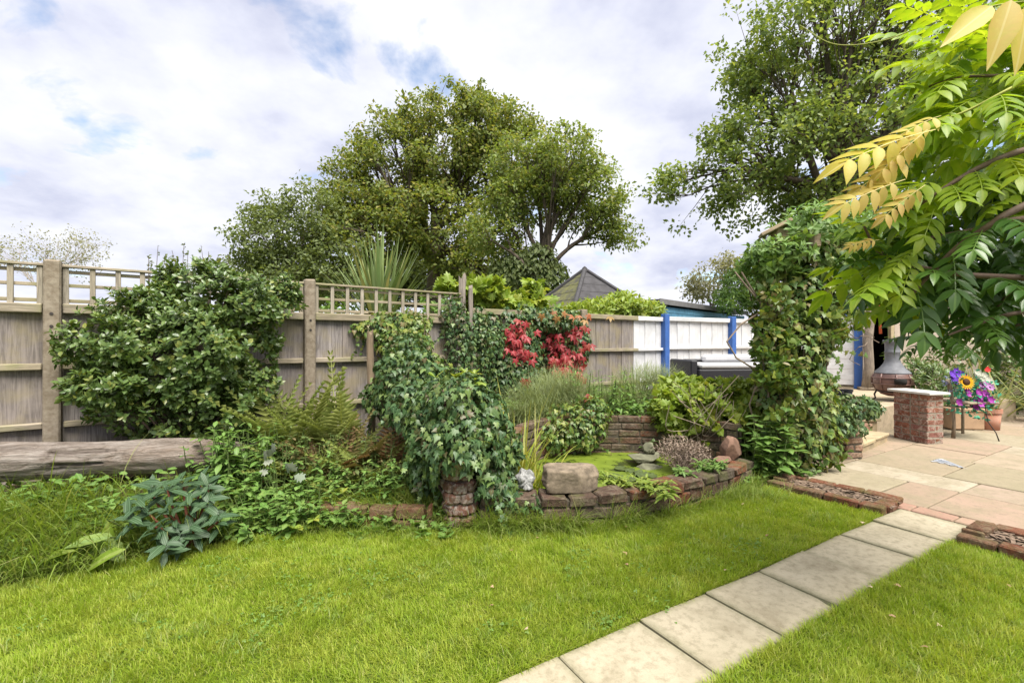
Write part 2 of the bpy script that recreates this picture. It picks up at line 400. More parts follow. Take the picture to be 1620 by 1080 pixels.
# fence line
FP = [np.array(p) for p in [(-5.25, 2.57), (-3.70, 3.72), (-2.15, 4.87), (-.60, 6.02), (1.07, 7.22), (2.76, 8.42), (4.39, 9.28), (6.1, 10.12), (7.85, 11.0)]]
def fdist(x, y):                # signed distance in front of the fence line (towards the camera)
    d = np.full(np.shape(x), 1e9)
    best = np.full(np.shape(x), 1e9)
    for p, q in zip(FP[:-1], FP[1:]):
        u = q - p; l = np.linalg.norm(u); u = u / l; n = np.array([u[1], -u[0]])
        s = np.clip((x - p[0]) * u[0] + (y - p[1]) * u[1], 0, l)
        cx, cy = p[0] + s * u[0], p[1] + s * u[1]; e = np.hypot(x - cx, y - cy)
        sg = np.sign((x - p[0]) * n[0] + (y - p[1]) * n[1])
        m = e < best; best = np.where(m, e, best); d = np.where(m, e * sg, d)
    return d
_bx = np.array([p[0] for p in BED]); _by = np.array([p[1] for p in BED])
POND = [np.array(p) for p in [(.02, 3.30), (.35, 3.30), (.70, 3.37), (1.07, 3.51), (1.45, 3.73), (1.85, 4.02), (2.13, 4.28), (2.3, 4.6), (2.02, 4.88), (1.5, 5.09), (.85, 5.12), (.3, 4.93), (-.02, 4.38), (-.1, 3.8)]]
def bedz(x, y):
    x = np.asarray(x, float); y = np.asarray(y, float)
    b = np.interp(x, _bx, _by); t = np.clip((y - b) / 1.2, 0, 1); t = t * t * (3 - 2 * t)
    z = -.03 + .16 * t
    left = np.clip((-1.0 - x) / 1.5, 0, 1); z = z + left * .06 * t
    far = np.clip((y - 4.85) / .3, 0, 1) * np.clip((x + .9) / .5, 0, 1); z = z + far * .32
    z = z + .05 * (fbm(np.stack([x.ravel(), y.ravel(), 0 * x.ravel()], 1), 2.2, 3).reshape(x.shape) - .5)
    pond = inpoly(x.ravel(), y.ravel(), POND).reshape(x.shape)
    return np.where(pond, -.05, z)
def build_bed():
    nx, ny = 150, 130; X, Y = np.meshgrid(np.linspace(-6.2, 4.2, nx), np.linspace(1.75, 9.2, ny)); Z = bedz(X, Y)
    V = np.stack([X.ravel(), Y.ravel(), Z.ravel()], 1); q = np.arange(nx * ny).reshape(ny, nx)
    T = np.stack([q[:-1, :-1], q[:-1, 1:], q[1:, 1:], q[1:, :-1]], -1).reshape(-1, 4)
    C = V[T].mean(1); b = np.interp(C[:, 0], _bx, _by)
    keep = (C[:, 1] > b - .06) & (fdist(C[:, 0], C[:, 1]) > -.25) & ~((C[:, 0] > 2.3) & (C[:, 1] < 4.1)) & ~((C[:, 0] > 2.95) & (C[:, 1] < 5.4)) & ~((C[:, 0] > 2.5) & (C[:, 1] > 6.6))
    struct(link('garden_bed', mesh_np('garden_bed', V, T[keep], True), M_SOIL))
build_bed()

# ------------------------------------------------------------------ path of concrete slabs
M_PJOINT = m_plain('mossy_joint', (.11, .095, .06), .95, .5, 30, col2=(.06, .065, .03))
path = struct(sheet('path', [P0 - 5 * D1 - .02 * DN, P0 + 6 * D1 - .02 * DN, P0 + 6 * D1 + D2 + .02 * DN, P0 - 5 * D1 + D2 + .02 * DN], -.003, M_PJOINT))
r = random.Random(3)
for k in range(-5, 6):
    c = P0 + (k + .5) * D1 + .5 * D2
    M = frame((c[0], c[1], -.013 + r.uniform(-.005, .004)), (D1[0], D1[1], r.uniform(-.01, .01)), w=(r.uniform(-.012, .012), 0, 1)) @ Matrix.Rotation(r.uniform(-.014, .014), 4, 'Z')
    piece('slab', (np.linalg.norm(D1) - .009, .418 - .004, .04), M_SLAB, path, M, .005, .0035, k % 6)

# ------------------------------------------------------------------ patio of sandstone flags
PO = PEND + D2 * .5             # local frame: u along the path, v to the left
DV = -DN
patio_px = [PEND + DN * (-.05), ]
def loc2(u, v): return PO + DP * u + DV * v
pat = [loc2(.0, .98), loc2(.0, -1.0), loc2(-.3, -1.0), loc2(-.3, -7), loc2(8.5, -7), loc2(8.5, 3.6), loc2(3.4, 3.6), loc2(2.1, 2.1), loc2(.75, 1.6)]
patio = struct(sheet('patio', pat, .000, M_JOINT))
def split(u0, u1, v0, v1, r, out):
    w, h = u1 - u0, v1 - v0
    if max(w, h) < .95 or (max(w, h) < 1.2 and r.random() < .25): out.append((u0, u1, v0, v1)); return
    f = r.uniform(.36, .64)
    if w > h * r.uniform(.8, 1.2): split(u0, u0 + w * f, v0, v1, r, out); split(u0 + w * f, u1, v0, v1, r, out)
    else: split(u0, u1, v0, v0 + h * f, r, out); split(u0, u1, v0 + h * f, v1, r, out)
flags = []; split(.17, 8.5, -7, 3.6, random.Random(12), flags)
r = random.Random(5)
for (u0, u1, v0, v1) in flags:
    cu, cv = (u0 + u1) / 2, (v0 + v1) / 2; c = loc2(cu, cv)
    if cv > 1.0 + cu * .55 and cv > 1.2: continue
    if v0 > .6 and u0 < .5: continue
    if c[0] > 4.2 and c[1] > 6.4 and c[0] < 6.4: continue
    if c[1] > 8.9: continue
    terra = (2.1 < cu < 3.5 and cv < -.55)
    M = frame((c[0], c[1], -.004 + r.uniform(-.003, .003)), (DP[0], DP[1], r.uniform(-.004, .004)))
    piece('flagstone', (u1 - u0 - .014, v1 - v0 - .014, .036), M_TERRA_FLAG if terra else M_FLAG, patio, M, .006, .003, r.randrange(3))
v = .80
while v > -1.0:                 # a row of pinkish pavers where the path meets the patio
    l = r.uniform(.2, .27); c = loc2(.085, v - l / 2)
    piece('paver', (.155, l - .01, .036), M_PINK, patio, frame((c[0], c[1], -.004), (DP[0], DP[1], 0)), .006, .003, r.randrange(3)); v -= l
# mosaic triangle let into the flags
M_MOSA = m_flag('blue_white_tile', [(.3, .34, .4), (.16, .2, .27), (.36, .37, .39), (.1, .14, .2)], (.2, .23, .27))
mo = thing('mosaic_inset', 'small triangular inset of blue and white tile chips in the sandstone patio', 'mosaic', (4.6, 4.87, .0145))
tri = [np.array([4.50, 4.93]), np.array([4.73, 5.07]), np.array([4.60, 4.63])]
link('bedding', sheet('tmp_b', tri, .0165, M_MORTAR).data, None, mo); bpy.data.objects.remove(bpy.data.objects['tmp_b'])
r = random.Random(8); gx = 4.47
uu = nrm(tri[2] - tri[1]); vv = np.array([-uu[1], uu[0]])
for i in range(14):
    for j in range(8):
        p = tri[1] + uu * (i * .042 + .02 + (j % 2) * .02) - vv * (-.3 + j * .05 - .02)
        p2 = tri[1] + uu * (i * .045 + .02) + vv * (j * .045 - .22)
        if inpoly(np.array([p2[0]]), np.array([p2[1]]), [t_ for t_ in tri])[0]:
            piece('tile_chip', (.038, .037, .008), M_MOSA, mo, frame((p2[0], p2[1], .019), (uu[0], uu[1], 0)) @ Matrix.Rotation(r.uniform(-.15, .15), 4, 'Z'), .003, .002, r.randrange(3))

# ------------------------------------------------------------------ brick helper
def brick_run(parent, pts, z0, courses, bl, bh, bw, mat, seed, gap=.012, name='brick', jit=.004, stag=True, rot=.02, top_drop=0.):
    """courses of separate bricks along a polyline (centre line)"""
    r = random.Random(seed); pts = [np.asarray(p, float) for p in pts]
    seg = [np.linalg.norm(b - a) for a, b in zip(pts[:-1], pts[1:])]; tot = sum(seg)
    def at(s):
        for i, l in enumerate(seg):
            if s <= l or i == len(seg) - 1: return pts[i] + (pts[i + 1] - pts[i]) * (s / l), nrm(pts[i + 1] - pts[i])
            s -= l
    for c in range(courses):
        s = 0.0; first = True
        while s < tot - .03:
            l = bl * r.uniform(.85, 1.12) if jit > .003 else bl
            if first and c % 2 and stag: l *= .5
            first = False
            l = min(l, tot - s)
            if l < .05: break
            p, _ = at(s + l / 2); pa, _ = at(max(0, s)); pb, _ = at(min(tot, s + l)); d = nrm(pb - pa)
            q = round(l - gap, 2)
            z = z0 + (c + .5) * bh + r.uniform(-.002, .002)
            M = frame((p[0], p[1], z), (d[0], d[1], r.uniform(-rot, rot) * .5)) @ Matrix.Rotation(r.uniform(-rot, rot), 4, 'Z')
            piece(name, (q, bw + 0.0, bh - gap), mat, parent, M @ Matrix.Translation((0, r.uniform(-jit, jit), 0)), .008, jit, r.randrange(3))
            s += l
def core_run(parent, pts, z0, z1, w, mat, name='mortar'):
    pts = [np.asarray(p, float) for p in pts]; mb = MB(); V = []
    for i, p in enumerate(pts):
        d = nrm(pts[min(i + 1, len(pts) - 1)] - pts[max(i - 1, 0)]); n = np.array([-d[1], d[0]])
        for s_, z in ((-1, z0), (1, z0), (1, z1), (-1, z1)): V.append((*(p + n * s_ * w / 2), z))
    Fc = []
    for i in range(len(pts) - 1):
        for k in range(4): Fc.append((i * 4 + k, i * 4 + (k + 1) % 4, i * 4 + 4 + (k + 1) % 4, i * 4 + 4 + k))
    Fc += [(0, 1, 2, 3), tuple(len(V) - 4 + k for k in (3, 2, 1, 0))]
    return mb.add(V, Fc).build(name, mat, parent)

# ------------------------------------------------------------------ planters beside the path end
def planter(label, P, Q, depth, seed, soil_to):
    P, Q = np.array(P), np.array(Q); u = nrm(Q - P); n = np.array([-u[1], u[0]])
    if n[0] < 0: n = -n
    t = thing('brick_planter', label, 'planter', (*((P + Q) / 2), 0), 'low brick planters either side of the path end')
    ins = .055
    sh = sheet('tmp_s', [P + n * .03 + u * .03, Q + n * .03 - u * .03, Q + n * (depth - .03) - u * .03, P + n * (depth - .03) + u * .03], .035, M_SOIL)
    link('soil', sh.data, None, t); bpy.data.objects.remove(sh)
    a_, b_, c_, d_ = P + n * ins, Q + n * ins, Q + n * (depth - ins), P + n * (depth - ins)
    brick_run(t, [a_ - u * .0, b_], -.035, 1, .225, .10, .10, M_EDGEBRICK, seed, name='brick', rot=.03, jit=.005)
    brick_run(t, [b_ + n * .055 - u * ins, c_ - n * .055 - u * ins], -.035, 1, .30, .095, .105, M_EDGEBRICK, seed + 1, rot=.02)
    brick_run(t, [c_, d_], -.035, 1, .225, .097, .10, M_EDGEBRICK, seed + 2, rot=.03, jit=.005)
    if soil_to: brick_run(t, [d_ - n * .055 + u * ins, a_ + n * .055 + u * ins], -.03, 1, .225, .11, .105, M_EDGEBRICK, seed + 3)
    # wood chips on the soil
    rr = rng_(seed); k = 420; s = rr.random((k, 2)); base = P + n * .12
    XY = base + s[:, :1] * (Q - P) + s[:, 1:] * n * (depth - .24)
    mb = MB()
    for i in range(k):
        l, w = rr.uniform(.012, .035), rr.uniform(.004, .012); an = rr.uniform(0, 6.28); ca, sa = math.cos(an), math.sin(an); x, y = XY[i]; z = .038 + rr.uniform(0, .008)
        dz = rr.uniform(-.006, .006)
        mb.add([(x + ca * l - sa * w, y + sa * l + ca * w, z + dz), (x - ca * l - sa * w, y - sa * l + ca * w, z - dz), (x - ca * l + sa * w, y - sa * l - ca * w, z - dz), (x + ca * l + sa * w, y + sa * l - ca * w, z + dz + .003)], [(0, 1, 2, 3)])
    mb.build('wood_chips', M_CHIP, t, kind='stuff')
    return t
M_CHIP = m_plain('wood_chip', (.24, .17, .12), .9, .6, 30)
planter('narrow brick edged planter of bare soil at foot of the ivy column', PLA, PLB, .46, 21, True)
planter('brick edged soil planter cut by the lawn on far side of the slab path', QA, QA + DN * 1.5, .5, 31, True)

# ------------------------------------------------------------------ fences
def fence_span(th, p, q, boards, mat_of, z_top, z_bot, trellis, rails, seed, board_w=.15):
    p, q = np.asarray(p), np.asarray(q); u = nrm(q - p); n = np.array([u[1], -u[0]]); l = np.linalg.norm(q - p); r = random.Random(seed)
    def M(s, off, z): c = p + u * s + n * off; return frame((c[0], c[1], z), (u[0], u[1], 0))
    panel = None
    for i, z in enumerate(rails):
        for (s0, s1, mat) in mat_of('rail'):
            a0, a1 = max(.06, s0 * l), min(l - .06, s1 * l)
            if a1 - a0 < .05: continue
            h = .075 if z > z_top - .12 else .05
            o = piece('rail' if panel else 'fence_panel', (round(a1 - a0, 2), .045, h), mat, th if panel is None else panel, M((a0 + a1) / 2, .03, z), .006, .003, i)
            if panel is None: panel = o
    k = int((l - .1) / board_w); bw = (l - .1) / k
    for i in range(k):
        s = .05 + (i + .5) * bw; mat = mat_of(s / l)
        hz = z_top - z_bot
        piece('board', (round(bw + .012, 3), .016, round(hz, 2)), mat, panel, M(s, -.005 - .006 * (i % 2), (z_top + z_bot) / 2 + r.uniform(-.004, .004)) @ Matrix.Rotation(.05, 4, 'Z'), .003, .001, i % 3)
    if trellis:
        tz = z_top
        for z, hh in ((tz + .03, .03), (tz + .155, .028), (tz + .265, .028)):
            piece('trellis_slat', (round(l - .12, 2), .016, hh), M_RAIL, panel, M(l / 2, .004, z), .003)
        piece('trellis_cap', (round(l - .1, 2), .05, .022), M_RAIL, panel, M(l / 2, .02, tz + .31), .004)
        m = 11
        for i in range(m + 1):
            s = .075 + i * (l - .15) / m
            piece('trellis_slat', (.036, .018, .30), M_SLATV, panel, M(s, .022, tz + .148), .003, .0006, i % 3)
def conc_post(th, p, top, seed):
    u = nrm(FP[2] - FP[1]); bz = float(bedz(p[0], p[1])) - .1
    o = piece('post', (.105, .115, round(top - bz, 2)), M_CONC, th, frame((p[0] + u[1] * .03, p[1] - u[0] * .03, (top + bz) / 2), (u[0], u[1], 0)), .012, .003, seed)
    n = np.array([u[1], -u[0]])
    for z in (1.52, 1.42):      # dark discs put in for the shade inside the post holes
        c = p + n * (.03 + .0585); mb = MB(); mb.tube([(c[0], c[1], z), (c[0] + n[0] * .004, c[1] + n[1] * .004, z)], [.012, .012], 8); mb.build('hole_shade', M_IRON, o)
M_IRON = m_plain('rusty_iron', (.06, .05, .045), .7, .4, 30, .3, .4, .5)
wf = thing('trellis_fence', 'grey weathered board fence topped with square trellis between concrete posts', 'fence', (*FP[1], 0))
allf = lambda x: M_FENCE if x != 'rail' else [(0, 1, M_RAIL)]
for i in range(3): fence_span(wf, FP[i], FP[i + 1], 12, allf, 1.60, .06 if i else .03, True, (1.565, 1.10, .63), 40 + i)
for i in range(3): conc_post(wf, FP[i], 1.95, i)
# split old wooden post at the end of the trellis
mb = MB(); p = FP[3] + np.array([-.03, -.06]); rr = rng_(4)
def jag_post(x, y, w, d, z0, z1, seed):
    rr = rng_(seed); m = 14; n = 10; V = []
    for i in range(m):
        t = i / (m - 1); z = z0 + (z1 - z0) * t
        for k in range(n):
            q = 2 * math.pi * k / n; c, s = math.cos(q), math.sin(q); f = 1 / max(abs(c), abs(s)) ** .8; j = 1 + rr.uniform(-.09, .09) * (1 + t)
            V.append((x + w * c * f * j * .75 + .01 * math.sin(5 * t), y + d * s * f * j * .75, z + (rr.uniform(-.07, .05) if i == m - 1 else 0)))
    Fc = [(i * n + k, i * n + (k + 1) % n, (i + 1) * n + (k + 1) % n, (i + 1) * n + k) for i in range(m - 1) for k in range(n)]
    Fc.append(tuple((m - 1) * n + k for k in range(n)))
    return V, Fc
mb.add(*jag_post(p[0], p[1], .055, .05, .05, 2.14, 2)); mb.build('split_post', M_OLDPOST, wf)
mb = MB(); mb.add(*jag_post(p[0] + .11, p[1] - .06, .034, .03, .3, 2.02, 3)); mb.build('split_post', M_OLDPOST, wf)

pf = thing('painted_fence', 'lower close board fence painted white past a bare stretch with blue posts', 'fence', (*FP[4], 0))
def half(x):
    if x == 'rail': return [(0, .64, M_RAIL), (.64, 1, M_WHITE)]
    return M_FENCE if x < .64 else M_WHITE
white = lambda x: M_WHITE if x != 'rail' else [(0, 1, M_WHITE)]
fence_span(pf, FP[3], FP[4], 12, allf, 1.72, .3, False, (1.70, 1.12, .55), 50)
fence_span(pf, FP[4], FP[5], 12, half, 1.73, .35, False, (1.70, 1.16, .62), 51)
for i in (5, 6, 7): fence_span(pf, FP[i], FP[i + 1], 12, white, 1.75, .4, False, (1.715, 1.18, .65), 52 + i)
for i in (4, 5, 6, 7):
    u = nrm(FP[min(i + 1, 7)] - FP[i - 1]); n = np.array([u[1], -u[0]]); c = FP[i] + n * .05
    piece('post', (.12, .11, 1.45), M_CONC if i == 4 else M_BLUE, pf, frame((c[0], c[1], 1.07), (u[0], u[1], 0)), .008, .002, i)
# posts need ground under the higher terrace
def slab_poly(name, poly, z0, z1, mat, parent=None, kind=None):
    n = len(poly); V = [(*p, z0) for p in poly] + [(*p, z1) for p in poly]
    ar = sum(poly[i][0] * poly[(i + 1) % n][1] - poly[(i + 1) % n][0] * poly[i][1] for i in range(n))
    o = list(range(n)) if ar > 0 else list(range(n))[::-1]
    Fc = [tuple(i + n for i in o), tuple(o[::-1])] + [(o[i], o[(i + 1) % n], o[(i + 1) % n] + n, o[i] + n) for i in range(n)]
    return MB().add(V, Fc).build(name, mat, parent, kind=kind)
M_TERR = m_flag('terrace_paving', [(.40, .33, .22), (.36, .28, .19)])
terr = struct(slab_poly('terrace', [np.array(p) for p in [(2.45, 6.55), (4.75, 6.30), (6.35, 7.3), (8.2, 7.5), (9.2, 9.6), (9.0, 12), (7.8, 11.4), (4.4, 9.75), (2.6, 8.7)]], -.05, .34, M_TERR))

# white slatted side gate with blue frame
sg = thing('slatted_screen', 'white horizontal slat screen in a blue frame beside dark doorway', 'screen', (7.0, 9.36, .34))
p, q = np.array([5.85, 9.97]), np.array([7.0, 9.36]); u = nrm(q - p); n = np.array([u[1], -u[0]]); l = np.linalg.norm(q - p)
def MS(s, off, z): c = p + u * s + n * off; return frame((c[0], c[1], z), (u[0], u[1], 0))
for i in range(13): piece('slat', (round(l, 2), .02, .108), M_WHITE, sg, MS(l / 2, .004 * (i % 2), .47 + i * .106), .004, .001, i % 3)
piece('frame_rail', (round(l, 2), .05, .075), M_BLUE, sg, MS(l / 2, .01, 1.85), .006)
piece('post', (.13, .12, 1.95), M_BLUE, sg, MS(l + .02, 0, 1.315), .006)
piece('post_top', (.125, .115, .24), M_WHITE, sg, MS(l + .02, 0, 2.412), .008)
piece('threshold', (.5, .3, .05), M_STONE, sg, MS(l + .25, .15, .37), .01, .003)

# outbuilding with an open dark doorway
M_RENDER = m_plain('cream_render', (.60, .50, .40), .9, .2, 5, .3)
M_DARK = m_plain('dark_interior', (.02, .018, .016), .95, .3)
ob = thing('outbuilding', 'cream rendered garden store with an open dark doorway behind the chimenea', 'outbuilding', (7.2, 9.45, .3))
o2 = np.array([7.22, 9.45]); bu = nrm(np.array([.93, -.36])); bv = np.array([-bu[1], bu[0]])
def OB(u0, u1, v0, v1, z0, z1, mat, name, parent=ob):
    c = o2 + bu * (u0 + u1) / 2 + bv * (v0 + v1) / 2
    return piece(name, (round(u1 - u0, 3), round(v1 - v0, 3), round(z1 - z0, 3)), mat, parent, frame((c[0], c[1], (z0 + z1) / 2), (bu[0], bu[1], 0)), .008)
OB(-.02, .05, 0, 2.4, .3, 2.45, M_RENDER, 'wall'); wl = OB(.50, 3.6, 0, .12, .3, 2.45, M_RENDER, 'wall'); OB(.05, .5, 0.002, .12, 2.1, 2.448, M_RENDER, 'lintel')
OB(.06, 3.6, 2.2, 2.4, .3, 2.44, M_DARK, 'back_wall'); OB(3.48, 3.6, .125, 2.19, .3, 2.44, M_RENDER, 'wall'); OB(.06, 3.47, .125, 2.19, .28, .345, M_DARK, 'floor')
OB(-.15, 3.75, -.15, 2.5, 2.452, 2.56, M_FELT, 'roof')
OB(.44, .497, -.02, .14, .3, 2.098, m_plain('cream_door_frame', (.55, .45, .28), .7, .2), 'door_frame')

# blue shed and pyramid roofed gazebo beyond the fence
shd = thing('blue_shed', 'faded blue boarded shed with flat felt roof beyond the white fence', 'shed', (3.55, 10.95, -.06))
so = np.array([3.5, 10.95]); su = nrm(np.array([.69, .724])); sv = np.array([-su[1], su[0]])
def SB(u0, u1, v0, v1, z0, z1, mat, name, parent=shd, bev=.006):
    c = so + su * (u0 + u1) / 2 + sv * (v0 + v1) / 2
    return piece(name, (round(u1 - u0, 3), round(v1 - v0, 3), round(z1 - z0, 3)), mat, parent, frame((c[0], c[1], (z0 + z1) / 2), (su[0], su[1], 0)), bev)
SB(.04, 6.2, .05, 2.3, -.1, 2.15, M_SHEDBLUE, 'body')
for i in range(8):
    SB(.02, 6.22, -.0 - .004 * (i % 2), .045, .95 + i * .15, 1.095 + i * .15, M_SHEDBLUE, 'board')
SB(-.12, 6.35, -.055, 2.5, 2.22, 2.30, M_FELT, 'roof'); SB(-.12, 6.35, -.08, -.057, 2.18, 2.315, M_FASCIA, 'fascia')

gz = thing('gazebo', 'gazebo with dark pyramid felt roof rising behind the creeper covered fence', 'gazebo', (2.05, 13, -.06))
ap = np.array([2.05, 13.0, 3.30]); R_ = 2.05; dirs = [(-.3, -.954), (.954, -.3), (.3, .954), (-.954, .3)]
cor = [np.array([ap[0] + R_ * d[0], ap[1] + R_ * d[1], 1.9]) for d in dirs]
for i in range(4):
    A, B = cor[i], cor[(i + 1) % 4]; nn = 6
    V = [ap]; Fc = []
    for j in range(1, nn + 1):   # overlapping felt courses
        t0, t1 = (j - 1) / nn, j / nn
        lift = np.array([0, 0, .012])
        b = len(V); V += [ap + (A - ap) * t0 + lift, ap + (B - ap) * t0 + lift, ap + (B - ap) * t1 + lift * 2, ap + (A - ap) * t1 + lift * 2]; Fc.append((b, b + 3, b + 2, b + 1))
        b = len(V); V += [ap + (A - ap) * t1 + lift * 2, ap + (B - ap) * t1 + lift * 2, ap + (B - ap) * t1, ap + (A - ap) * t1]; Fc.append((b, b + 3, b + 2, b + 1))
    mb = MB(); mb.add(V, Fc); mb.build('roof_slope', M_MOSSFELT if i == 3 else M_FELT, gz)
    mb = MB(); mb.tube([ap + [0, 0, .03], cor[i] + [0, 0, .03]], [.06, .06], 6); mb.build('ridge_strip', M_FELT, gz)
    c = ap + (cor[i] - ap) * .88; mb = MB(); mb.box((c[0] - .05, c[1] - .05, -.08), (c[0] + .05, c[1] + .05, c[2] + .0)); mb.build('post', M_OLDPOST, gz)
mb = MB(); mb.lathe([(0.01, .12), (.06, .08), (.09, .0), (.1, -.05)], ap, 8); mb.build('finial', M_FELT, gz)

# ------------------------------------------------------------------ raised pond
def smooth_line(pts, k=6):
    pts = [np.asarray(p, float) for p in pts]; P = [2 * pts[0] - pts[1]] + pts + [2 * pts[-1] - pts[-2]]; o = []
    for i in range(1, len(P) - 2):
        for j in range(k):
            t = j / k; o.append(.5 * (2 * P[i] + (P[i + 1] - P[i - 1]) * t + (2 * P[i - 1] - 5 * P[i] + 4 * P[i + 1] - P[i + 2]) * t * t + (3 * P[i] - P[i - 1] - 3 * P[i + 1] + P[i + 2]) * t ** 3))
    return o + [pts[-1]]
pw = thing('pond_wall', 'low curved wall of old stained bricks holding the raised pond', 'wall', (1.0, 3.5, 0))
front = smooth_line([(-.22, 3.36), (.1, 3.34), (.4, 3.36), (.72, 3.42), (1.08, 3.56), (1.47, 3.79), (1.87, 4.08), (2.17, 4.36)])
core_run(pw, front, -.05, .165, .17, M_DMORTAR)
brick_run(pw, front, -.07, 2, .26, .098, .205, M_OLDBRICK, 61, jit=.009, gap=.012, rot=.04)
brick_run(pw, front, .126, 1, .235, .080, .215, M_OLDBRICK, 66, jit=.009, gap=.012, rot=.05)
bw_ = thing('pond_back_wall', 'taller brick wall behind the green pond, half hidden by ivy', 'wall', (1.0, 4.9, 0))
back = smooth_line([(-.05, 3.75), (.05, 4.35), (.35, 4.85), (.85, 5.03), (1.5, 5.0), (2.0, 4.8), (2.25, 4.55)])
core_run(bw_, back, -.05, .47, .09, M_DMORTAR)
brick_run(bw_, back, -.03, 7, .225, .075, .112, M_OLDBRICK, 71, jit=.005, gap=.012, rot=.02)
M_SHELF = M_OLDBRICK
# pond water with duckweed
t = MT('duckweed_water'); nz = t.noise(t.world(), 5, 6, .6); dk = t.noise(t.world(), 120, 3, .6)
c = t.ramp(nz, [(.40, (.012, .016, .014)), (.47, (.10, .14, .012)), (.7, (.16, .21, .018))]); c = t.mix(t.math('MULTIPLY', dk, .35), c, (.1, .15, .01))
M_WATER = t.done(t.pbsdf(c, t.ramp(nz, [(.41, (.05,) * 3), (.49, (.5,) * 3)]), t.bump(dk, .15, .003), .5))
wat = struct(sheet('pond_water', [np.array(p) for p in [(0, 3.4), (.35, 3.38), (.7, 3.45), (1.05, 3.58), (1.43, 3.8), (1.83, 4.1), (2.1, 4.42), (1.95, 4.8), (1.5, 4.98), (.9, 5.0), (.38, 4.83), (.08, 4.35)]], .10, M_WATER))
# lily pads
M_PAD = m_plain('lily_pad', (.09, .12, .04), .4, .5, 25)
r = random.Random(4)
for i, (px, py) in enumerate([(985, 741), (1003, 745), (968, 752), (1022, 752), (990, 757)]):
    c = G(px, py, .105); V = [(c[0], c[1], .106)]; n = 16; rad = r.uniform(.07, .1); a0 = r.uniform(0, 6)
    V += [(c[0] + rad * math.cos(a0 + .25 + k / n * 5.8), c[1] + rad * math.sin(a0 + .25 + k / n * 5.8), .110 + .012 * math.sin(3 * k) * (i % 2)) for k in range(n)]
    tag(MB().add(V, [(0, k + 1, k + 2) for k in range(n - 1)]).build('lily_pad', M_PAD, smooth=True), 'round lily pad floating on the duckweed of the pond', 'lily pad', 'lily pads on the pond')

def rdir_(g, n): return nrm(g.normal(0, 1, (n, 3)))
def rock(name, c, dims, seed, mat, label, cat, rot=0, tilt=0, sq=4.0, amp=.16, n=44, facets=9):
    """rough stone: superellipsoid pushed about by noise"""
    u = np.linspace(-math.pi / 2, math.pi / 2, n); v = np.linspace(0, 2 * math.pi, n * 2, endpoint=False); U, Vv = np.meshgrid(u, v, indexing='ij')
    d = np.stack([np.cos(U) * np.cos(Vv), np.cos(U) * np.sin(Vv), np.sin(U)], -1).reshape(-1, 3)
    s = (np.abs(d) ** sq).sum(1) ** (-1 / sq); P = d * s[:, None] * (1 + amp * (fbm(d * 1.0, 1.6, seed) - .5) * 2 + amp * .5 * (fbm(d, 5, seed + 9) - .5))[:, None]
    if facets:
        rg = rng_(seed + 50); fn = rdir_(rg, facets); fd = rg.uniform(.62, .92, facets)
        for q, dd in zip(fn, fd): e_ = P @ q - dd; P = P - np.clip(e_, 0, None)[:, None] * q * .92
        P = P * (1 + .05 * (fbm(d, 7, seed + 3) - .5) + .04 * (fbm(d, 16, seed + 5) - .5))[:, None]
    P = P * np.array(dims) / 2
    T = []
    m = n * 2
    for i in range(n - 1):
        for k in range(m): T.append((i * m + k, i * m + (k + 1) % m, (i + 1) * m + (k + 1) % m, (i + 1) * m + k))
    M = Matrix.Translation(c) @ Matrix.Rotation(rot, 4, 'Z') @ Matrix.Rotation(tilt, 4, 'Y')
    return tag(link(name, mesh_np(name, P, np.array(T), True), mat, None, M), label, cat)
b = W(904, 762, 3.42); rock('stone_block', (b[0], b[1], .285), (.40, .24, .175), 5, M_STONE, 'large squared sandstone block resting on the pond wall', 'stone', .05, .02, 9, .10, facets=3)
# hollow worn in its top
b = W(831, 752, 3.42); rock('white_rock', (b[0], b[1], .265), (.13, .12, .14), 8, M_QUARTZ, 'rough white rock between ivy and the sandstone block', 'rock', .4, .1, 2.5, .55, facets=0)
b = G(1150, 735, .2); rock('flat_brick_stone', (b[0] + .0, b[1] + .08, .235), (.24, .13, .055), 11, M_ROCK, 'flat broken brick lying under the wedge rock on the pond wall', 'stone', .5, 0, 6, .08)
rock('wedge_rock', (b[0] + .12, b[1] + .2, .29), (.3, .2, .25), 23, M_ROCK, 'brown wedge shaped rock on the end of the pond wall', 'rock', .7, .35, 2.2, .2, facets=14)
b = G(1022, 728, .15); rock('flat_stone', (b[0], b[1] + .1, .16), (.38, .3, .06), 17, M_GREYROCK, 'flat grey stone ledge jutting over the pond water', 'stone', .1, 0, 5, .1)
rock('stone_frog', (b[0] + .06, b[1] + .12, .25), (.13, .11, .13), 19, M_GREYROCK, 'small hunched stone ornament sitting on the flat pond ledge', 'ornament', .1, -.2, 2.6, .3)
b = G(1010, 735, .10); rock('ledge_support', (1.32, 4.42, .07), (.25, .2, .13), 18, M_GREYROCK, 'dark boulder in the water under the flat pond ledge', 'rock', .4, 0, 3, .2)
for i, (px, py) in enumerate([(1140, 690), (1165, 680)]): pass

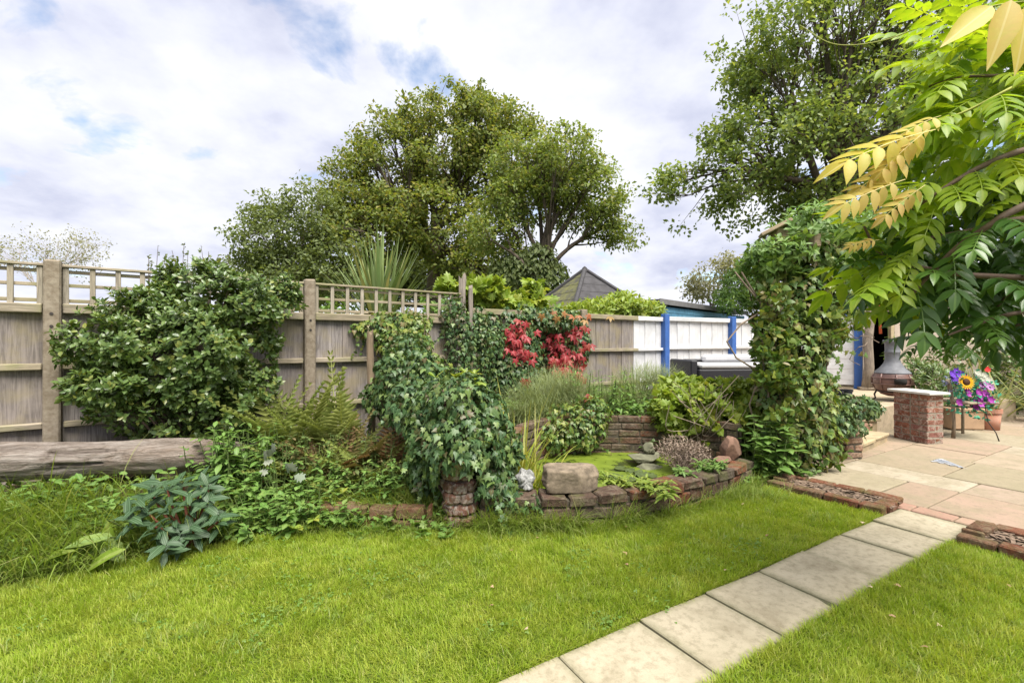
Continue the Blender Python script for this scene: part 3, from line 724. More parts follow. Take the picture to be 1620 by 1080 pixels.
# ------------------------------------------------------------------ low brick edging and leaning round pillar on the left
le = thing('bed_edging', 'crumbling low red brick edging of the weedy bed', 'edging', (-1.1, 3.28, 0))
edge = [(-1.78, 3.36), (-1.45, 3.32), (-1.0, 3.28), (-.55, 3.26)]
brick_run(le, edge, -.03, 2, .225, .085, .11, M_EDGEBRICK, 81, jit=.009, gap=.012, rot=.06)
M_LIMEBRICK = m_brick('limewashed_brick', [(.22, .10, .065), (.16, .09, .07), (.24, .12, .075)], (.33, .285, .245), .95)
rp = thing('round_brick_pillar', 'leaning round brick pillar with flaking limewash under ivy', 'pillar', (-.38, 3.28, 0))
core = MB(); core.tube([(-.37, 3.30, -.05), (-.40, 3.31, .35), (-.43, 3.34, .95)], [.085, .085, .08], 12); core.build('mortar', M_DMORTAR, rp)
for c in range(12):
    z = .0 + c * .08; off = (-.37 - .06 * z / .95, 3.30 + .04 * z / .95)
    for k in range(6):
        an = (k + .5 * (c % 2)) * math.pi / 3 + .2
        M = Matrix.Translation((off[0] + .085 * math.cos(an), off[1] + .085 * math.sin(an), z + .04)) @ Matrix.Rotation(an, 4, 'Z') @ Matrix.Rotation(.04, 4, 'Y')
        piece('brick', (.07 + .012 * ((k * 7 + c * 3) % 3 - 1), .105, .074), M_LIMEBRICK, rp, M @ Matrix.Rotation(.16 * math.sin(k * 5.1 + c * 2.3), 4, 'Z'), .016, .008, (k * 3 + c) % 5)

# ------------------------------------------------------------------ log lying on two stumps
t = MT('weathered_log'); v = t.coord(scale=(2.6, 9, 9)); a = t.noise(v, 1.3, 10, .7, 2.4); v2 = t.coord(scale=(1.2, 11, 11)); f = t.noise(v2, 1.5, 8, .72, 2.2); k = t.noise(t.coord(), 3.0, 4)
c = t.ramp(a, [(.3, (.08, .062, .05)), (.39, (.21, .172, .142)), (.53, (.32, .275, .24)), (.72, (.42, .375, .335))])
c = t.mix(t.math('MULTIPLY', t.ramp(f, [(.33, (1, 1, 1)), (.385, (0, 0, 0))]), .9), c, (.022, .017, .013)); c = t.mix(t.math('MULTIPLY', t.ramp(k, [(.5, (0, 0, 0)), (.7, (1, 1, 1))]), .5), c, (.22, .15, .10))
M_LOG = t.done(t.pbsdf(c, .9, t.bump(t.math('ADD', a, t.math('MULTIPLY', f, 1.2)), 1.0, .035), .1))
def build_log():
    nu, nv = 260, 72; Lg = 2.0; x = np.linspace(-Lg * .62, Lg * .38, nu); q = np.linspace(0, 2 * np.pi, nv, endpoint=False); X, Q = np.meshgrid(x, q, indexing='ij')
    t = (X + Lg * .62) / Lg
    R = .155 - .045 * t + .012 * np.sin(3.1 * X + 1) + .008 * np.sin(7 * X)
    C = np.stack([X.ravel() * 1.0, np.cos(Q).ravel() * .5, np.sin(Q).ravel() * .5], 1)
    lump = fbm(C * np.array([1.8, 2.2, 2.2]), 1.6, 3) - .5; gr = fbm(C * np.array([1.6, 9, 9]) + .5 * np.sin(C[:, :1] * 2.2), 1.0, 12, 4)
    crack = np.clip((.38 - gr) / .06, 0, 1)
    R = R.ravel() * (1 + .30 * lump) - .035 * crack * (R.ravel() > 0) + .018 * (gr - .5)
    # knots
    for kx, kq, s in ((-.35, 4.5, .12), (.25, 5.0, .1), (-.9, 4.9, .14)):
        d = ((X - kx) / s) ** 2 + ((Q - kq) / .5) ** 2; R = R + (.022 * np.exp(-d) - .03 * np.exp(-d * 7)).ravel()
    e = np.clip((Lg * .38 - X) / .05, 0, 1).ravel() ** .5; R = R * (.75 + .25 * e)
    V = np.stack([X.ravel() + .03 * lump, R * np.cos(Q).ravel() * 1.0, R * np.sin(Q).ravel() * .92], 1)
    i = np.arange(nu * nv).reshape(nu, nv); j = np.roll(i, -1, 1); T = np.stack([i[:-1], j[:-1], j[1:], i[1:]], -1).reshape(-1, 4)[:, ::-1]
    nV = len(V); V = np.vstack([V, [[Lg * .38 - .02, 0, 0], [-Lg * .62, 0, 0]]])
    caps = [(int(i[-1, k]), int(i[-1, k]), int(j[-1, k]), nV) for k in range(nv)]
    me = mesh_py('weathered_log', V, [tuple(map(int, f_)) for f_ in T] + [(int(i[-1, k]), int(j[-1, k]), nV) for k in range(nv)] + [(int(j[0, k]), int(i[0, k]), nV + 1) for k in range(nv)], True)
    A = np.array([-3.62, 3.17, .47]); B = np.array([-2.47, 3.80, .375])
    M = frame(A + (B - A) * .60, B - A)
    return tag(link('weathered_log', me, M_LOG, None, M), 'long weathered grey log lying in front of the board fence', 'log')
build_log()
M_BARK = m_wood('rough_bark', [(.11, .085, .065), (.15, .12, .09), (.09, .07, .05)], axis=2)
for (x, y, zt) in ((-2.72, 3.68, .29), (-3.95, 3.0, .36)):
    mb = MB(); mb.lathe([(.12, -.1), (.115, .05), (.105, zt - .01), (.0, zt)], (x, y, 0), 14); tag(mb.build('log_stump', M_BARK), 'short cut stump hidden in weeds propping the weathered log', 'stump', 'stumps under the log')

# rotten stake in front of the trellis
mb = MB(); s = W(587, 555, 4.75); mb.add(*jag_post(s[0], s[1], .042, .038, .05, 1.40, 9)); M_STAKE = m_wood('rotten_stake', [(.26, .195, .13), (.2, .15, .1)], axis=2)
tag(mb.build('wooden_stake', M_STAKE), 'rotting wooden stake poking out of ivy before the trellis panel', 'stake')

# ------------------------------------------------------------------ brick pillar with slab cap
pa = math.atan2(.033, .25); pu = np.array([math.cos(pa), math.sin(pa)]); pv = np.array([-pu[1], pu[0]]); pc = np.array([5.18, 5.74])
bp = thing('brick_pillar', 'square red brick pillar with pale slab cap standing on the patio', 'pillar', (*(pc + pu * .17 + pv * .23), .015))
PWD, PLN, ch = .235, .46, .0775
c0 = pc + pu * PWD / 2 + pv * PLN / 2
piece('mortar', (PWD - .016, PLN - .016, 8 * ch - .005), M_MORTAR, bp, frame((c0[0], c0[1], 4 * ch + .012), (pu[0], pu[1], 0)), .003)
r = random.Random(2)
for c in range(8):
    z = .014 + (c + .5) * ch; rows = [(0, .112), (.116, .112), (.232, .112), (.348, .112)] if c % 2 else [(0, .225), (.23, .225)]
    for (s, l) in rows:
        if c % 2:
            cc_ = pc + pu * PWD / 2 + pv * (s + l / 2); dm = (PWD, l - .012, ch - .012)
            piece('brick', dm, M_REDBRICK, bp, frame((cc_[0], cc_[1], z), (pu[0], pu[1], 0)) @ Matrix.Rotation(r.uniform(-.02, .02), 4, 'Z'), .006, .003, r.randrange(4))
        else:
            for w in (0, 1):
                cc_ = pc + pu * (w * .12 + .0575) + pv * (s + l / 2)
                piece('brick', (.113, l - .012, ch - .012), M_REDBRICK, bp, frame((cc_[0], cc_[1], z), (pu[0], pu[1], 0)) @ Matrix.Rotation(r.uniform(-.015, .015), 4, 'Z'), .006, .003, r.randrange(4))
piece('cap', (.31, .55, .03), m_plain('pale_slab_cap', (.52, .5, .46), .8, .15, 6), bp, frame((c0[0], c0[1], 8 * ch + .031), (pu[0], pu[1], 0)) @ Matrix.Rotation(.03, 4, 'Z'), .005, .002)

# brick pier beside the steps
pr = thing('brick_pier', 'stubby old brick pier beside the steps with ivy spilling over', 'pier', (3.5, 5.0, 0))
M_PIERBRICK = m_brick('pier_brick', [(.27, .12, .085), (.32, .16, .11), (.25, .17, .12), (.34, .2, .13), (.22, .14, .1)], (.40, .30, .22), .6, .2)
for (ox, oy, nc, sd_) in ((3.42, 4.98, 5, 1), (3.74, 5.06, 7, 2)):
    r = random.Random(sd_)
    piece('mortar', (.205, .205, nc * .08 - .01), M_DMORTAR, pr, frame((ox, oy + .1, nc * .04), (.98, .17, 0)), .003)
    for c in range(nc):
        z = .01 + (c + .5) * .08
        for k in range(2):
            d = (-.058 + k * .116)
            u_ = np.array([.985, .17]); v_ = np.array([-.17, .985]); q_ = np.array([ox, oy + .1]) + (u_ * d if c % 2 else v_ * d)
            piece('brick', (.106, .222, .07) if c % 2 else (.222, .106, .07), M_PIERBRICK, pr, frame((q_[0], q_[1], z), (u_[0], u_[1], 0)) @ Matrix.Rotation(r.uniform(-.05, .05), 4, 'Z'), .012, .005, r.randrange(3))
# retaining wall from pier to terrace
core_run(pr, [(3.62, 5.2), (3.55, 5.9), (3.2, 6.5)], -.02, .5, .09, M_DMORTAR); brick_run(pr, [(3.62, 5.25), (3.55, 5.9), (3.2, 6.5)], 0, 6, .225, .085, .11, M_PIERBRICK, 77, jit=.005)
piece('coping_plank', (.36, .1, .03), m_plain('brown_plank', (.12, .05, .035), .6, .4, 20), pr, frame((3.63, 5.05, .62), (.95, .2, -.04)), .008)
# steps
st = thing('garden_steps', 'two shallow stone steps rising from patio past the brick pillar', 'steps', (4.4, 5.9, 0))
M_STEP = m_flag('yellowed_step_stone', [(.42, .34, .19), (.38, .29, .17), (.45, .37, .22)])
def quad_step(pts, z0, z1, name): return slab_poly(name, [np.array(p) for p in pts], z0, z1, M_STEP, st)
quad_step([(3.98, 5.27), (4.83, 5.93), (4.60, 6.9), (3.68, 6.5)], .012, .085, 'riser')
r = random.Random(6)
for (a_, b_) in (((3.97, 5.25), (4.4, 5.58)), ((4.41, 5.59), (4.84, 5.92))):
    u_ = nrm(np.array(b_) - np.array(a_)); v_ = np.array([-u_[1], u_[0]]); m_ = (np.array(a_) + np.array(b_)) / 2 + v_ * .2; l_ = np.linalg.norm(np.array(b_) - np.array(a_))
    piece('tread', (round(l_ - .01, 2), .42, .04), M_STEP, st, frame((m_[0], m_[1], .107), (u_[0], u_[1], 0)), .008, .004, r.randrange(3))
    m2 = m_ + v_ * .42; piece('tread', (round(l_ - .01, 2), .4, .04), M_STEP, st, frame((m2[0], m2[1], .106), (u_[0], u_[1], 0)), .008, .004, r.randrange(3))
quad_step([(4.0, 6.05), (4.95, 6.25), (4.95, 6.75), (3.9, 6.75)], .06, .22, 'riser')
piece('tread', (.98, .5, .05), M_STEP, st, frame((4.46, 6.37, .245), (.98, .2, 0)), .01, .004)
for i, (x, y) in enumerate(((4.2, 6.0), (4.42, 6.05), (4.65, 6.1))): piece('brick', (.21, .1, .12), M_PIERBRICK, st, frame((x, y, .15), (.98, .2, 0)), .01, .005, i)

# ------------------------------------------------------------------ chimenea
M_CLAY = m_plain('brown_glazed_clay', (.16, .085, .07), .4, .4, 9, .15, .5); M_CLAYG = m_plain('sooty_grey_clay', (.16, .165, .18), .6, .4, 6, .2)
cx, cy = 6.15, 7.45; ce = thing('chimenea', 'pot bellied brown clay chimenea with grey neck on iron legs', 'chimenea', (cx, cy, .345))
zb = .42
bod = MB().lathe([(.06, zb), (.15, zb + .03), (.225, zb + .12), (.262, zb + .22), (.262, zb + .29), (.235, zb + .36), (.225, zb + .375)], (cx, cy, 0), 40).build('belly', M_CLAY, ce, True)
MB().lathe([(.24, zb + .372), (.235, zb + .39), (.17, zb + .45), (.115, zb + .53), (.105, zb + .56)], (cx, cy, 0), 36).build('shoulder', M_CLAYG, ce, True)
MB().lathe([(.108, zb + .555), (.10, zb + .58), (.10, zb + .69), (.106, zb + .70), (.106, zb + .72), (.098, zb + .73), (.102, zb + .84), (.125, zb + .87), (.125, zb + .905), (.09, zb + .905), (.085, zb + .7)], (cx, cy, 0), 32).build('neck', M_CLAYG, ce, True)
for k in range(8):
    an = k * math.pi / 4 + .3; pr_ = [(.2, zb + .09), (.243, zb + .15), (.268, zb + .22), (.268, zb + .29), (.24, zb + .36)]
    MB().tube([(cx + r_ * math.cos(an), cy + r_ * math.sin(an), z_) for r_, z_ in pr_], .012, 6).build('rib', M_CLAY, bod, True)
for rr_, zz_ in ((.268, zb + .20), (.268, zb + .30)):
    MB().tube([(cx + rr_ * math.cos(a_), cy + rr_ * math.sin(a_), zz_) for a_ in np.linspace(0, 2 * math.pi, 33)], .008, 5, False).build('band', M_CLAY, bod, True)
for k in range(3):
    an = k * 2 * math.pi / 3 + .6; c_, s_ = math.cos(an), math.sin(an)
    MB().tube([(cx + .19 * c_, cy + .19 * s_, zb + .12), (cx + .235 * c_, cy + .235 * s_, zb + .02), (cx + .22 * c_, cy + .22 * s_, .38), (cx + .26 * c_, cy + .26 * s_, .352)], [.014, .014, .012, .016], 7).build('leg', M_IRON, ce, True)
MB().tube([(cx + .2 * math.cos(a_), cy + .2 * math.sin(a_), zb + .075) for a_ in np.linspace(0, 2 * math.pi, 29)], .011, 6, False).build('ring', M_IRON, ce, True)
MB().lathe([(.0, 0), (.075, .01), (.085, .05), (.08, .09), (.0, .10)], (cx - .07, cy - .235, zb + .2), 16).build('mouth', M_DARK, ce, True)
# bare tree trunk post by the screen, with orange strap
tp = thing('trunk_post', 'bare twisted tree trunk standing beside the blue gate post', 'trunk', (7.0, 9.15, .34))
MB().tube([(7.02, 9.12, .33), (7.07, 9.12, .8), (7.03, 9.1, 1.3), (7.1, 9.12, 1.8), (7.06, 9.14, 2.5)], [.1, .085, .08, .075, .06], 10).build('trunk', m_wood('grey_bark', [(.24, .2, .16), (.3, .25, .2)], axis=2), tp, True)
MB().tube([(7.18, 9.0, 2.45), (7.16, 9.0, 2.05), (7.18, 9.0, 1.75), (7.2, 9.0, 1.45)], [.012, .012, .018, .03], 6).build('strap', m_plain('orange_strap', (.55, .12, .05), .6, .2), tp, True)
MB().tube([(7.08, 9.12, 2.3), (7.18, 9.0, 2.45)], [.03, .02], 6).build('branch_stub', M_BARK, tp)

# ------------------------------------------------------------------ black garden sofa
M_RATT = m_plain('black_rattan', (.018, .018, .022), .5, .4, 60, .6, .4); M_CUSH = m_plain('white_cushion', (.42, .42, .43), .85, .08, 10)
so_ = np.array([3.45, 7.55]); sf = thing('garden_sofa', 'black rattan garden sofa with white cushions before the white fence', 'sofa', (*so_, .345))
def SF(x0, x1, y0, y1, z0, z1, mat, name, bev=.02):
    return piece(name, (round(x1 - x0, 3), round(y1 - y0, 3), round(z1 - z0, 3)), mat, sf, frame((so_[0] + (x0 + x1) / 2, so_[1] + (y0 + y1) / 2, .345 + (z0 + z1) / 2), (.99, .12, 0)), bev, .002)
SF(-.57, .67, -.3, .235, .02, .52, M_RATT, 'base'); SF(-.70, -.58, -.35, .38, 0, .66, M_RATT, 'arm'); SF(.68, .82, -.35, .38, 0, .66, M_RATT, 'arm'); SF(-.55, .66, .24, .38, .3, .66, M_RATT, 'backrest')
SF(-.55, .66, -.3, .22, .525, .61, M_CUSH, 'seat_cushion', .03); SF(-.3, .6, .1, .22, .612, .74, M_CUSH, 'back_cushion', .04)

# ------------------------------------------------------------------ pots and flower chair on the right
M_TERRA = m_plain('terracotta', (.42, .17, .10), .85, .3, 8, .3, col2=(.36, .22, .16)); M_TROUGH = m_plain('buff_trough', (.42, .28, .17), .9, .25, 8, .3); M_BLKPOT = m_plain('black_plastic_pot', (.02, .02, .025), .4, .2)
def pot(x, y, z, rt, rb, h, mat, label, name='plant_pot', cat='pot'):
    t = thing(name, label, cat, (x, y, z))
    MB().lathe([(0.0, z + .0), (rb, z), (rt * .97, z + h * .80), (rt * .97, z + h * .8)], (x, y, 0), 26).build('body', mat, t, True)
    MB().lathe([(rt * .97, z + h * .80), (rt * 1.07, z + h * .805), (rt * 1.08, z + h), (rt * .95, z + h), (rt * .93, z + h * .88), (0, z + h * .86)], (x, y, 0), 26).build('rim', mat, t, False)
    return t
px_ = G(1578, 681, .015); pot(px_[0], px_[1] + .12, .018, .135, .115, .30, M_TERRA, 'round terracotta pot of spiky green leaves beside the buff trough')
tr = G(1536, 680, .015); tro = thing('trough', 'buff rectangular trough standing behind the silk flowers', 'trough', (tr[0], tr[1] + .12, .018))
for nm_, d_, z_ in (('body', (.44, .24, .26), .148), ('rim', (.475, .275, .05), .30)): piece(nm_, d_, M_TROUGH, tro, frame((tr[0], tr[1] + .14, z_), (.99, -.1, 0)), .012, .003)
MB().box((tr[0] - .19, tr[1] + .05, .30), (tr[0] + .19, tr[1] + .23, .335)).build('soil', M_SOIL, tro)
for i, (px, py, Y, z) in enumerate(((1321, 622, 5.05, .62), (1338, 618, 5.2, .62))):
    p = W(px, py, Y); pot(p[0], p[1], .64, .075 - .01 * i, .055, .12, M_BLKPOT, ['black plastic bowl on the ivy topped brick pier', 'smaller black pot on the pier beside the bowl'][i])

# chair with silk flowers
ch0 = G(1508, 693, .015); CX, CY = ch0[0], ch0[1]
M_CHAIR = m_wood('grey_driftwood', [(.24, .19, .13), (.3, .25, .18)], axis=2)
fc = thing('flower_chair', 'old wooden chair frame used as a stand for bright silk flowers', 'chair', (CX + .2, CY + .1, .016))
MB().tube([(CX, CY, .016), (CX + .01, CY, .2), (CX + .015, CY + .02, .48), (CX - .02, CY + .03, .70), (CX - .055, CY + .02, .78), (CX - .06, CY, .74)], [.024, .02, .022, .026, .024, .016], 8).build('leg', M_CHAIR, fc, True)
MB().tube([(CX + .42, CY - .18, .016), (CX + .40, CY - .16, .12), (CX + .36, CY - .1, .25), (CX + .35, CY - .06, .5)], [.007, .006, .006, .006], 6).build('leg', M_IRON, fc, True)
MB().tube([(CX + .05, CY + .32, .016), (CX + .05, CY + .32, .5)], .018, 7).build('leg', M_CHAIR, fc, True)
MB().tube([(CX + .42, CY + .3, .016), (CX + .42, CY + .3, .5)], .018, 7).build('leg', M_CHAIR, fc, True)
piece('seat', (.46, .5, .03), M_CHAIR, fc, frame((CX + .22, CY + .08, .5), (1, .1, 0)), .01)
FL = thing('silk_flowers', 'bunch of silk flowers, sunflower, purple and pink blooms, on the chair', 'flowers', (CX + .2, CY + .05, .516))
rr = rng_(5)
def fm(n, c, c2=None): return m_plain(n, c, .7, .3, 40, .1, .2, col2=c2)
M_PUR = fm('violet_petal', (.14, .05, .42)); M_MAG = fm('magenta_petal', (.36, .07, .34), (.18, .02, .2)); M_PINK2 = fm('lilac_petal', (.4, .2, .42)); M_SUNF = fm('sunflower_petal', (.6, .38, .02), (.5, .22, .0)); M_SEED = fm('seed_disc', (.06, .025, .01)); M_WPET = fm('white_petal', (.45, .46, .37)); M_TEAL = fm('silk_leaf', (.08, .34, .18), (.05, .24, .16)); M_REDP = fm('red_petal', (.6, .03, .03)); M_BLUEF = fm('blue_grey_spike', (.2, .22, .38))
def bloom(name, c, n, l, w, mat, face=(0, -1, .25), cup=.3, centre=None, rings=1):
    face = nrm(np.array(face, float)); a_ = nrm(np.cross(face, [0, 0, 1])); b_ = np.cross(a_, face); mb = MB(); c = np.array(c)
    for g_ in range(rings):
        for k in range(n):
            q = 2 * math.pi * (k + .5 * g_) / n; d = a_ * math.cos(q) + b_ * math.sin(q); s = np.cross(face, d); ll = l * (1 - .25 * g_); o = face * .006 * g_
            mb.add([c + o, c + o + d * ll * .5 + s * w / 2 + face * cup * ll * .3, c + o + d * ll + face * cup * ll, c + o + d * ll * .5 - s * w / 2 + face * cup * ll * .3, c + o + d * ll * .55 + face * cup * ll * .12], [(0, 1, 4), (1, 2, 4), (2, 3, 4), (3, 0, 4)])
    o_ = mb.build(name, mat, FL)
    if centre: MB().lathe([(0.0, .012), (centre * .7, .01), (centre, 0.0), (centre * .9, -.01)], (0, 0, 0), 14).build('flower_centre', M_SEED, o_, True, M=frame(c + face * .012, a_, w=face))
FY = CY - .02
def Fp(px, py, dy=0): 
    p = W(px, py, FY + dy); return p
bloom('sunflower', Fp(1528, 604, -.12), 20, .105, .036, M_SUNF, (-.1, -1, .2), .1, .045, 2)
for (px, py) in ((1512, 588), (1520, 594), (1508, 598), (1514, 603), (1505, 592)): bloom('violet', Fp(px, py, rr.uniform(-.05, .1)), 6, .062, .05, M_PUR, (rr.uniform(-.4, .2), -1, .4), .5)
for (px, py) in ((1504, 606), (1498, 600), (1512, 612), (1501, 614)):
    for k in range(5): bloom('blue_spike', Fp(px + rr.uniform(-5, 5), py + rr.uniform(-8, 8), rr.uniform(-.05, .1)), 5, .035, .012, M_BLUEF, rr.normal(0, 1, 3), .5)
for (px, py) in ((1546, 590), (1554, 594), (1550, 600), (1543, 596), (1560, 600), (1564, 603)): bloom('white_bloom', Fp(px, py, rr.uniform(-.05, .1)), 8, .06, .04, M_WPET, (rr.uniform(-.4, .4), -1, .5), .4, None, 2)
for (px, py) in ((1550, 607), (1558, 608), (1565, 612), (1554, 613)): bloom('lilac_bloom', Fp(px, py, -.05), 7, .06, .05, M_PINK2, (rr.uniform(-.3, .3), -1, .4), .4)
for (px, py) in ((1527, 615), (1530, 622), (1546, 620), (1548, 627), (1546, 634), (1550, 638), (1562, 628), (1566, 632), (1542, 643), (1560, 635), (1516, 636), (1538, 640), (1556, 622)): bloom('petunia', Fp(px, py, rr.uniform(-.15, -.02)), 6, .055, .055, M_MAG, (rr.uniform(-.4, .4), -1, .2), .55)
bloom('red_bloom', Fp(1560, 584, .1), 8, .05, .04, M_REDP, (0, -1, .4), .4)
mb = MB()
for k in range(420):
    px, py = 1540 + rr.normal(0, 21), 634 + rr.normal(0, 14)
    if k > 330: px, py = 1530 + rr.normal(0, 22), 600 + rr.normal(0, 9)
    if not (1500 < px < 1585 and 580 < py < 664): continue
    c = Fp(px, py, rr.uniform(-.12, .2)); d = nrm(rr.normal(0, 1, 3) + [0, -.3, -.2]); s = nrm(np.cross(d, rr.normal(0, 1, 3))); l = rr.uniform(.04, .07)
    mb.add([c, c + d * l * .5 + s * l * .35, c + d * l, c + d * l * .5 - s * l * .35], [(0, 1, 2, 3)])
mb.build('silk_foliage', M_TEAL, FL, kind='stuff')
mb = MB()
for k in range(16):
    c = Fp(1525 + rr.uniform(-18, 38), 618 + rr.uniform(-20, 15), 0); mb.tube([(CX + .2 + rr.uniform(-.1, .1), CY + .05, .52), c], .004, 4)
mb.build('stems', M_TEAL, FL, kind='stuff')

# ------------------------------------------------------------------ leaf shapes (x across, y along, z up), triangles only
def T_(V, T): return np.array(V, float), np.array(T, int)
def t_ell(w=.5, fold=.08, curl=.12):
    V = [(0, 0, 0), (0, .35, .0), (0, .7, -curl * .4), (0, 1, -curl), (-w * .43, .28, fold), (-w * .46, .62, fold * .8 - curl * .3), (w * .43, .28, fold), (w * .46, .62, fold * .8 - curl * .3)]
    return T_(V, [(0, 6, 1), (0, 1, 4), (1, 6, 7), (1, 7, 2), (1, 2, 5), (1, 5, 4), (2, 7, 3), (2, 3, 5)])
def t_fine(w=.4, fold=.06, curl=.14):
    ys = [.1, .26, .45, .65, .84]; ws = [.55, .92, 1.0, .74, .34]; V = [(0, 0, 0)]
    for y, k in zip(ys, ws): V += [(-w / 2 * k, y, fold * k - curl * y * y), (0, y, -curl * y * y), (w / 2 * k, y, fold * k - curl * y * y)]
    V.append((0, 1, -curl)); T = [(0, 3, 2), (0, 2, 1)]
    for i in range(4):
        a = 1 + 3 * i; b = a + 3
        for o in (0, 1): T += [(a + o, a + o + 1, b + o + 1), (a + o, b + o + 1, b + o)]
    return T_(V, T + [(13, 14, 16), (14, 15, 16)])
def t_dia(w=.6, fold=.12, curl=.1): return T_([(0, 0, 0), (w / 2, .45, fold), (0, 1, -curl), (-w / 2, .45, fold)], [(0, 1, 2), (0, 2, 3)])
def t_lobe(pts, cz=.06, cy=.4):
    half = pts; V = [(0, cy, cz)] + [(x, y, z) for x, y, z in half] + [(-x, y, z) for x, y, z in half[-2:0:-1]]
    n = len(V) - 1; return T_(V, [(0, i + 1, (i + 1) % n + 1) for i in range(n)])
IVY = t_lobe([(0, .04, 0), (.26, -.1, -.03), (.5, .16, -.06), (.25, .34, .02), (.4, .66, -.06), (.14, .62, .02), (0, 1.08, -.1)])
IVY2 = t_lobe([(0, .06, 0), (.3, -.06, -.03), (.44, .22, -.05), (.24, .45, .01), (0, 1.0, -.14)])
VINE = t_lobe([(0, .06, 0), (.25, -.12, -.04), (.55, .0, -.1), (.38, .2, .0), (.62, .5, -.12), (.3, .52, .02), (.32, .82, -.04), (.14, .78, 0), (0, 1.1, -.12)])
HEART = t_lobe([(0, .1, 0), (.2, -.06, 0), (.42, .1, -.03), (.42, .4, -.03), (.22, .75, -.05), (0, 1.05, -.14)], .05)
OAK = t_lobe([(0, 0, 0), (.12, .15, 0), (.28, .22, -.05), (.16, .36, 0), (.4, .5, -.06), (.22, .6, 0), (.34, .8, -.05), (.14, .85, 0), (0, 1, -.08)], .04, .5)
def join_t(parts):
    V, T, b = [], [], 0
    for v, t in parts: V.append(v); T.append(t + b); b += len(v)
    return np.vstack(V), np.vstack(T)
def xf(t, s=1, az=0, droop=0, o=(0, 0, 0), roll=0):
    V, T = t; V = V * s; c, sn = math.cos(droop), math.sin(droop); V = np.stack([V[:, 0], V[:, 1] * c + V[:, 2] * sn, -V[:, 1] * sn + V[:, 2] * c], 1)
    c, sn = math.cos(az), math.sin(az); V = np.stack([V[:, 0] * c + V[:, 1] * sn, -V[:, 0] * sn + V[:, 1] * c, V[:, 2]], 1); return V + np.array(o), T
PALM5 = join_t([xf(t_ell(.42, .06, .2), s, a, .15, (0, .05, 0)) for a, s in ((-1.9, .55), (-.95, .8), (0, 1.0), (.95, .8), (1.9, .55))])
def t_strip(path, wid):
    path = np.array(path); V = []; T = []
    for i, (p, w) in enumerate(zip(path, wid)): V += [(p[0] - w / 2, p[1], p[2]), (p[0] + w / 2, p[1], p[2])]
    for i in range(len(path) - 1): T += [(2 * i, 2 * i + 1, 2 * i + 3), (2 * i, 2 * i + 3, 2 * i + 2)]
    return T_(V, T)
def t_frond(n=15, arch=.35, wd=.25):
    y = np.linspace(0, 1, 9); P = [t_strip([(0, t, -arch * t * t) for t in y], [.014 * (1 - t) + .003 for t in y])]
    for i in range(n):
        t = .12 + .86 * i / (n - 1); l = wd * math.sin(min(1, t * 1.15 + .12) * math.pi * .98) ** .6 * (1 - t) ** .35 + .015
        for s in (-1, 1):
            V = np.array([(0, 0, 0), (s * l * .45, .030 + l * .14, .006), (s * l, .02 + l * .34, -.03), (s * l * .45, -.018 + l * .1, .002)])
            P.append((V + np.array([0, t, -arch * t * t]), np.array([(0, 1, 2), (0, 2, 3)] if s > 0 else [(0, 2, 1), (0, 3, 2)])))
    return join_t(P)
def t_pinnate(n=6, ll=.34, lw=.36, arch=.25, seed=0):
    r = random.Random(seed); y = np.linspace(0, .92, 6); P = [t_strip([(0, t, -arch * t * t) for t in y], [.014] * 6)]
    for i in range(n):
        t = .2 + .68 * i / (n - 1)
        for s in (-1, 1): P.append(xf(t_fine(lw, .05, .2), ll * r.uniform(.85, 1.1) * (1 if 0 < i < n - 1 else .88), s * (1.15 - .3 * t + r.uniform(-.12, .12)), .3 + r.uniform(-.2, .25), (0, t + r.uniform(-.02, .02), -arch * t * t)))
    P.append(xf(t_fine(lw, .05, .2), ll, r.uniform(-.15, .15), .5, (0, .92, -arch * .85))); return join_t(P)
def uvec(t):                    # across, along, 0
    V = t[0]; return np.stack([V[:, 0], V[:, 1], np.zeros(len(V))], 1)

def orient(D, N):
    D = nrm(D); R = nrm(np.cross(D, N)); N = np.cross(R, D); return R, D, N
def leaf_mesh(name, tm, P, D, N, S, rng):
    R, D, N = orient(D, N); V, T = tm; n = len(P); S = np.broadcast_to(S, n)[:, None, None]
    out = P[:, None, :] + S * (V[None, :, 0:1] * R[:, None] + V[None, :, 1:2] * D[:, None] + V[None, :, 2:3] * N[:, None])
    A = np.broadcast_to(uvec(tm), (n, len(V), 3)).copy(); A[:, :, 2] = rng.random(n)[:, None]
    TT = (T[None] + (np.arange(n) * len(V))[:, None, None]).reshape(-1, 3)
    return mesh_np(name, out.reshape(-1, 3), TT, False, A.reshape(-1, 3))
_tm = {}
def tmesh(tm, mat, name):
    k = (id(tm[0]), mat.name)
    if k not in _tm:
        me = mesh_np(name, tm[0], tm[1], False, uvec(tm)); me.materials.append(mat); _tm[k] = (me, tm)
    return _tm[k][0]
